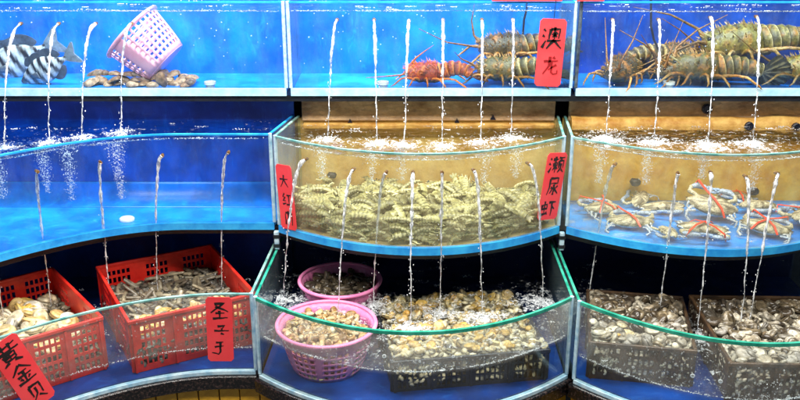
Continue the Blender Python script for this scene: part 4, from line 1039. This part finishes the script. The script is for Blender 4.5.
def abalone_mesh(seed, mat):
    mb = MB(); nu, nv = 16, 6; vs = []
    for j in range(nv):
        ph = pi / 2 * j / (nv - 1)
        for i in range(nu):
            th = 2 * pi * i / nu; r = cos(ph) * (1 + .10 * sin(3 * th + seed) + .06 * noise.noise((cos(th) * 3, sin(th) * 3, seed)))
            vs.append((.030 * cos(th) * r - .008 * sin(ph), .022 * sin(th) * r, .017 * sin(ph) * (1 + .2 * noise.noise((cos(th) * 2, j, seed)))))
    fs = [(j * nu + i, j * nu + (i + 1) % nu, (j + 1) * nu + (i + 1) % nu, (j + 1) * nu + i) for j in range(nv - 1) for i in range(nu)] + [tuple(range(nu))[::-1]]
    mb.add(vs, fs); return mb.mesh('abalone', [mat])

# ------------------------------------------------------------------ crates and baskets
def slot_panel(w, h, groups, rows, flare=0.0):
    """flat panel in xz with slots cut through; groups: (centre x, columns, slot w, bar w); rows: (z0, z1) list"""
    xe = [-w / 2]; xh = []
    for cx, n, sw, bw in groups:
        g0 = cx - (n * sw + (n - 1) * bw) / 2; xh.append(False); xe.append(g0)
        for k in range(n):
            xh.append(True); xe.append(g0 + k * (sw + bw) + sw)
            if k < n - 1: xh.append(False); xe.append(g0 + (k + 1) * (sw + bw))
    xh.append(False); xe.append(w / 2)
    ze = [0]; zh = []
    for a, b in rows: zh += [False, True]; ze += [a, b]
    zh.append(False); ze.append(h)
    mb = MB(); nx = len(xe)
    vs = [(x * (1 + flare * z / h), 0, z) for z in ze for x in xe]; fs = []
    for j in range(len(zh)):
        for i in range(len(xh)):
            if not (xh[i] and zh[j]): a = j * nx + i; fs.append((a, a + 1, a + nx + 1, a + nx))
    mb.add(vs, fs); return mb
def crate(label, mat, loc, rotz, w, d, h, ngroups, cols, rows, rim=.008, tilt=0.0, sw=.008, bw=.005):
    root = empty('crate', loc, (tilt, 0, rotz)); tag(root, label, 'crate', 'slotted plastic crates')
    for i, (ww, x, y, rz) in enumerate(((w, 0, -d / 2, 0), (w, 0, d / 2, pi), (d, -w / 2, 0, -pi / 2), (d, w / 2, 0, pi / 2))):
        ng = ngroups if i < 2 else max(2, ngroups - 1)
        gs = [(-ww / 2 + ww * (k + .5) / ng, cols, sw, bw) for k in range(ng)]
        o = slot_panel(ww - .004, h, gs, rows).build('side_panel', mat, root, False); o.location = (x, y, 0); o.rotation_euler = (0, 0, rz); solid(o, .0035)
        m2 = MB(); m2.box(-.0035, .0035, -.0075, -.002, .002, h - .012); rib = m2.mesh('rib', [mat], False)
        for k in range(ng + 1):
            xr = -ww / 2 + ww * k / ng; xr = min(max(xr, -ww / 2 + .006), ww / 2 - .006); link('rib', rib, o).location = (xr, 0, 0)
    m2 = MB()
    for x0, x1, y0, y1 in ((-w / 2 - rim, w / 2 + rim, -d / 2 - rim, -d / 2 + .003), (-w / 2 - rim, w / 2 + rim, d / 2 - .003, d / 2 + rim), (-w / 2 - rim, -w / 2 + .003, -d / 2 + .0035, d / 2 - .0035), (w / 2 - .003, w / 2 + rim, -d / 2 + .0035, d / 2 - .0035)):
        m2.box(x0, x1, y0, y1, h - .010, h + .004)
    bevel(m2.build('rim', mat, root, False), .003)
    m2 = MB(); m2.box(-w / 2 + .002, w / 2 - .002, -d / 2 + .002, d / 2 - .002, .001, .006); m2.build('base', mat, root, False)
    return root
def round_basket(label, mat, loc, rot, r0, r1, h, ncol, rows, holes, rimw=.008):
    """r0 base radius, r1 rim radius; rows: list of (t0, t1) open bands; holes(i) -> column is open"""
    root = empty('basket', loc, rot); tag(root, label, 'basket', 'round pink baskets')
    te = [0]; th_ = []
    for a, b in rows: th_ += [False, True]; te += [a, b]
    th_.append(False); te.append(1)
    prof = lambda t: r0 + (r1 - r0) * t ** .75
    n = ncol * 2; mb = MB(); vs = [(prof(t_) * cos(2 * pi * (i + (.22 if i % 2 else 0)) / n), prof(t_) * sin(2 * pi * (i + (.22 if i % 2 else 0)) / n), h * t_) for t_ in te for i in range(n)]
    fs = []
    for j in range(len(th_)):
        for i in range(n):
            if th_[j] and i % 2 == 0 and holes(i // 2): continue
            a = j * n + i; b = j * n + (i + 1) % n; fs.append((a, b, b + n, a + n))
    mb.add(vs, fs); solid(mb.build('lattice_wall', mat, root, True), .0022)
    m2 = MB(); rs = []
    for i in range(49):
        a = 2 * pi * i / 48; rs.append([((r1 + rimw * .6 + rimw * cos(q) * .9) * cos(a), (r1 + rimw * .6 + rimw * cos(q) * .9) * sin(a), h + rimw * .8 * sin(q)) for q in [2 * pi * k / 8 for k in range(8)]])
    m2.rings(rs, cap=False); m2.build('rim', mat, root)
    m2 = MB(); m2.rings([[(r * cos(2 * pi * k / 32), r * sin(2 * pi * k / 32), z) for k in range(32)] for z, r in ((-.002, r0 * .9), (-.002, r0), (.002, r0))]); m2.build('base', mat, root)
    return root

def heap(name, meshes, n, inside, zf, label, cat, group, seed, scl=(.62, 1.25), tilt=.5):
    """inside(): random point; zf: heap height"""
    r = random.Random(seed)
    for _ in range(n):
        x, y = inside(r); z = zf(x, y) + r.uniform(-.006, .006)
        add_inst(name, r.choice(meshes), (x, y, z), (r.gauss(0, tilt), r.gauss(0, tilt), r.uniform(0, 2 * pi)), r.uniform(*scl), label, cat, group)
def bed(name, outline, z0, zf, mat, cell=.02):
    """low mass of the same shells filling a container under the loose top ones: joined low shells"""
    mb = MB(); rings_ = 7; c = Vector((sum(p[0] for p in outline) / len(outline), sum(p[1] for p in outline) / len(outline)))
    vs = []; n = len(outline)
    for j in range(rings_):
        s = 1 - j / (rings_ - .5)
        for p in outline:
            q = c + (Vector(p) - c) * s; vs.append((q.x, q.y, zf(q.x, q.y) - .010 + .008 * noise.noise((q.x * 45, q.y * 45, 2))))
    vs += [(p[0], p[1], z0) for p in outline]
    fs = [(j * n + i, j * n + (i + 1) % n, (j + 1) * n + (i + 1) % n, (j + 1) * n + i) for j in range(rings_ - 1) for i in range(n)]
    fs += [tuple((rings_ - 1) * n + i for i in range(n))] + [(rings_ * n + i, rings_ * n + (i + 1) % n, (i + 1) % n, i) for i in range(n)]
    mb.add(vs, fs, [(.16, .15, .14)] * len(vs))
    # the lower shells, joined: flat lens shapes lying at all angles over the mass and against the container wall
    r = random.Random(len(outline) * 13 + int(abs(outline[0][0]) * 1000)); nu, nv = 9, 5
    xs_ = [p[0] for p in outline]; ys_ = [p[1] for p in outline]; area = (max(xs_) - min(xs_)) * (max(ys_) - min(ys_))
    def lens(c, rot, l, w, h, lo=.35):
        k = r.uniform(lo, 1.25); v_ = []; c_ = []
        for j in range(nv):
            ph = -pi / 2 + pi * j / (nv - 1)
            for i in range(nu):
                th = 2 * pi * i / nu; q = Vector((l / 2 * cos(th) * cos(ph) * (1 + .15 * cos(th)), w / 2 * sin(th) * cos(ph), h / 2 * sin(ph))); q.rotate(rot); v_.append(tuple(q + c)); c_.append((k * (1 if j != 2 else .4),) * 3)
        mb.add(v_, [(j * nu + i, j * nu + (i + 1) % nu, (j + 1) * nu + (i + 1) % nu, (j + 1) * nu + i) for j in range(nv - 1) for i in range(nu)], c_)
    for _ in range(int(area / .00042)):
        a_ = r.randrange(n); f = 0.97 * sqrt(r.random()); p = Vector(outline[a_]).lerp(Vector(outline[(a_ + 1) % n]), r.random()); q = c + (p - c) * f
        lens(Vector((q.x, q.y, zf(q.x, q.y) - .006 + r.uniform(-.006, .006))), Euler((r.gauss(0, .6), r.gauss(0, .6), r.uniform(0, 6.3))), cell * r.uniform(1.1, 1.9), cell * r.uniform(.9, 1.5), cell * .7)
    for _ in range(420):
        a_ = r.randrange(n); p = Vector(outline[a_]).lerp(Vector(outline[(a_ + 1) % n]), r.random()); q = c + (p - c) * 1.004
        lens(Vector((q.x, q.y, r.uniform(z0 + .01, zf(q.x, q.y) - .008))), Euler((1.3 + r.gauss(0, .3), r.gauss(0, .4), atan2((p - c).y, (p - c).x) + pi / 2)), cell * 1.6, cell * 1.3, cell * .45, .9)
    return tag(mb.build(name, mat), kind='stuff')
def rect_pts(loc, rotz, w, d, k=8):
    pts = []; c, s_ = cos(rotz), sin(rotz)
    raw = [(-w / 2 + w * i / k, -d / 2) for i in range(k)] + [(w / 2, -d / 2 + d * i / k) for i in range(k)] + [(w / 2 - w * i / k, d / 2) for i in range(k)] + [(-w / 2, d / 2 - d * i / k) for i in range(k)]
    return [(loc[0] + c * x - s_ * y, loc[1] + s_ * x + c * y) for x, y in raw]
def in_rect(loc, rotz, w, d):
    c, s_ = cos(rotz), sin(rotz)
    def f(r):
        x = r.uniform(-w / 2, w / 2); y = r.uniform(-d / 2, d / 2)
        return loc[0] + c * x - s_ * y, loc[1] + s_ * x + c * y
    return f
def in_disc(cx, cy, rr):
    def f(r):
        a = r.uniform(0, 2 * pi); q = rr * sqrt(r.random()); return cx + q * cos(a), cy + q * sin(a)
    return f

# lowest left: two red crates
R3 = [(.022, .043), (.053, .074), (.084, .105), (.115, .136), (.146, .164)]
ca = radians(29); cl = (-.797, 2.880, .2135)
crate('red slotted crate of razor clams in the lowest left tank', 'red_plastic', cl, ca, .42, .48, .188, 3, 5, R3, sw=.011, bw=.006)
ca2 = radians(38); cl2 = (-1.252, 2.680, .2135)
crate('red slotted crate of golden clams behind the leaning tag', 'red_plastic', cl2, ca2, .35, .48, .188, 3, 5, R3, sw=.011, bw=.006)
zf = lambda x, y: .318 + .014 * noise.noise((x * 8, y * 8, 1))
bed('razor_clam_bed', rect_pts(cl, ca, .405, .465), .222, zf, 'razor_shell')
heap('razor_clam', [razor_mesh(1, 'razor_shell')], 150, in_rect((cl[0] - .03, cl[1] + .06), ca, .33, .31), zf, 'razor clam in the red crate with the upright tag', 'razor clam', 'razor clams in the red crate', 21, (.8, 1.1), .25)
PC = [clam_mesh(k, .030, .036, .020, 'pale_clam_shell') for k in (1, 2, 3)]
f1 = in_rect(cl, ca, .35, .41)
def front_half(r):
    while True:
        x, y = f1(r)
        if (x - cl[0]) * -sin(ca) + (y - cl[1]) * cos(ca) < -.06: return x, y
heap('pale_clam', PC, 70, front_half, lambda x, y: zf(x, y) + .006, 'yellowish clam at the front of the razor clam crate', 'clam', 'clams before the razor clams', 22)
GC = [clam_mesh(k, .060, .075, .034, 'golden_shell', 7) for k in (4, 5)]
zf2 = lambda x, y: .312 + .010 * noise.noise((x * 7, y * 7, 3))
bed('golden_clam_bed', rect_pts(cl2, ca2, .335, .465), .222, zf2, 'razor_shell')
heap('golden_clam', GC, 80, in_rect(cl2, ca2, .28, .39), zf2, 'large golden clam in the red crate behind the leaning tag', 'clam', 'golden clams', 23, (.8, 1.1))

# lowest middle: two pink baskets, one black crate
PB = (-.240, 2.622, .2125)
rows = [(.10, .19), (.24, .33), (.38, .47), (.52, .61), (.66, .75)]
round_basket('bright pink basket of small clams close to the glass', 'pink_plastic', PB, (0, 0, 0), .110, .156, .155, 40, rows, lambda i: i % 5 != 4)
CC = [clam_mesh(k, .024, .030, .016, 'clam_shell') for k in (6, 7, 8)]
zb = lambda x, y: .350 + .012 * noise.noise((x * 9, y * 9, 5))
disc = lambda cx, cy, r: [(cx + r * cos(2 * pi * k / 28), cy + r * sin(2 * pi * k / 28)) for k in range(28)]
bed('clam_bed', disc(PB[0], PB[1], .113), .222, zb, 'clam_shell')
heap('small_clam', CC, 150, in_disc(PB[0], PB[1], .132), zb, 'small tan clam in the bright pink basket', 'clam', 'clams in the front pink basket', 24)
for k in range(46):      # clams pressed to the basket wall, seen through the lattice
    a = -pi * (k + .5) / 46; h_ = random.Random(k).uniform(.03, .12); q = .110 + .046 * (h_ / .155) ** .75 - .018
    add_inst('small_clam', random.choice(CC), (PB[0] + q * cos(a), PB[1] + q * sin(a), PB[2] + h_), (1.3, 0, a + pi / 2), random.uniform(.8, 1.1), 'small tan clam in the bright pink basket', 'clam', 'clams in the front pink basket')
PB2 = (-.215, 2.935, .2125)
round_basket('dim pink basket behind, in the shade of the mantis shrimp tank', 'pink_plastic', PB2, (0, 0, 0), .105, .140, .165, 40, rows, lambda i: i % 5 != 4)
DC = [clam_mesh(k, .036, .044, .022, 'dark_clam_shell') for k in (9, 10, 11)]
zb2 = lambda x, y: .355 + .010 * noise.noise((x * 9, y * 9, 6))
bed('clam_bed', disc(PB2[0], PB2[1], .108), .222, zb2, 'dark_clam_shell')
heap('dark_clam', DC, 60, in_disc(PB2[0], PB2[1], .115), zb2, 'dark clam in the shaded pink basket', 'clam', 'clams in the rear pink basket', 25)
CB = (.190, 2.712, .2125)
crate('black slotted crate of pale clams in the lowest middle tank', 'black_plastic', CB, radians(9), .50, .44, .108, 4, 6, [(.012, .036), (.042, .066), (.072, .094)], sw=.0110, bw=.0055)
zc = lambda x, y: .329 + .010 * noise.noise((x * 7, y * 7, 8))
bed('clam_bed', rect_pts(CB, radians(9), .485, .425), .222, zc, 'pale_clam_shell')
PC2 = [clam_mesh(k, .030, .036, .018, 'pale_clam_shell') for k in (12, 13, 14)]
heap('pale_clam', PC2, 220, in_rect(CB, radians(9), .46, .40), zc, 'pale yellow clam in the black crate', 'clam', 'clams in the black crate', 26)

# lowest right: two brown crates
R4 = [(.026, .050), (.060, .084), (.094, .114)]
CR1 = (.799, 2.702, .2125)
crate('brown slotted crate of dark clams nearest the divider', 'brown_plastic', CR1, radians(-10), .32, .38, .130, 3, 5, R4, sw=.011, bw=.006)
CR2 = (1.218, 2.625, .2125)
crate('brown slotted crate of cream clams at the right edge', 'brown_plastic', CR2, radians(-2), .40, .46, .135, 3, 6, R4, sw=.011, bw=.006)
zr1 = lambda x, y: .340 + .012 * noise.noise((x * 7, y * 7, 9))
bed('clam_bed', rect_pts(CR1, radians(-10), .305, .365), .222, zr1, 'cream_clam_shell')
bed('clam_bed', rect_pts(CR2, radians(-2), .385, .445), .222, zr1, 'cream_clam_shell')
DC2 = [clam_mesh(k, .040, .050, .026, 'dark_clam_shell') for k in (15, 16, 17)]
heap('dark_clam', DC2, 120, in_rect(CR1, radians(-10), .28, .34), zr1, 'dark clam in the brown crate nearest the divider', 'clam', 'clams in the inner brown crate', 27)
def back_part(r):
    f = in_rect(CR2, 0, .35, .41)
    while True:
        x, y = f(r)
        if y > 2.58 + r.gauss(-.03, .06): return x, y
heap('dark_clam', DC2, 90, back_part, zr1, 'dark clam in the brown crate at the right edge', 'clam', 'dark clams in the outer brown crate', 28)
CW = [clam_mesh(k, .036, .044, .020, 'cream_clam_shell') for k in (18, 19, 20)]
def front_part(r):
    f = in_rect(CR2, 0, .36, .42)
    while True:
        x, y = f(r)
        if y < 2.58 + r.gauss(.02, .07): return x, y
heap('cream_clam', CW, 90, front_part, lambda x, y: zr1(x, y) + .004, 'cream clam in the brown crate at the right edge', 'clam', 'cream clams in the outer brown crate', 29)
def fr1(r):
    f = in_rect(CR1, radians(-10), .28, .34)
    while True:
        x, y = f(r)
        if y < 2.61 + r.gauss(.02, .06): return x, y
heap('cream_clam', CW, 42, fr1, lambda x, y: zr1(x, y) + .008, 'cream clam in the brown crate nearest the divider', 'clam', 'cream clams in the inner brown crate', 31)
for u, v, s_ in ((612, 330, 1.0), (622, 326, .8), (628, 333, .9), (617, 335, .7)):
    p = at_z(u, v, .352)
    add_inst('golden_clam', GC[0], (p.x, p.y, .352), (.1, .15, .6 + u), .62 * s_, 'small golden clam lying on the dark clams by the divider', 'clam', 'golden clams on the dark clams')

# upper left: shells and tipped pink basket
AB = [abalone_mesh(k, 'abalone_shell') for k in (1, 2, 3)]
r = random.Random(9)
for k in range(30):
    u = 86 + 110 * (k + r.random()) / 30; lay = k % 3
    y = 3.20 + .05 * r.random() + (.05 if lay == 2 else 0)
    p = at_y(u, 80, y); z = 1.0235 + lay * .013 * (1 if 95 < u < 180 else .6)
    add_inst('abalone', r.choice(AB), (p.x, y, z), (r.gauss(0, .2), r.gauss(0, .2), r.uniform(0, 6.3)), r.uniform(.8, 1.15), 'brown shell in the pile under the tipped pink basket', 'shellfish', 'shells under the tipped basket')
p = at_y(161, 78, 3.165)
add_inst('abalone', AB[0], (p.x, 3.170, 1.055), (radians(70), radians(70), 0), .95, 'shell standing on edge against the tipped pink basket', 'shellfish', None)
ax = Vector((-.72, .06, .69)).normalized()      # from base to rim
q = ax.to_track_quat('Z', 'Y')
c = at_y(149, 47, 3.285)
round_basket('pale pink lattice basket tipped over on the shells', 'pale_pink_plastic', c - ax * .080, q.to_euler(), .088, .118, .160, 30, [(.12, .20), (.25, .33), (.38, .46), (.51, .59), (.64, .72), (.77, .85), (.88, .95)], lambda i: i % 10 < 8)

# drops and spatter marks on the inside of the lowest front panes
for key, n in (('low_left', 260), ('low_mid', 420), ('low_right', 420)):
    t = TANKS[key]; mb = MB(); r = random.Random(n + len(key))
    for _ in range(n):
        x = r.uniform(*t['x']); nn, _a = normal_at(t['fy'], x); p = Vector((x, t['fy'](x), 0)) - nn * .0092
        z = t['w'] + (t['zr'] - .014 - t['w']) * r.random() ** 1.2
        mb.ball((p.x, p.y, z), r.uniform(.0008, .0026), 0, r.uniform(.9, 1.8))
    tag(mb.build('water_drops', 'big_bubble'), kind='stuff')
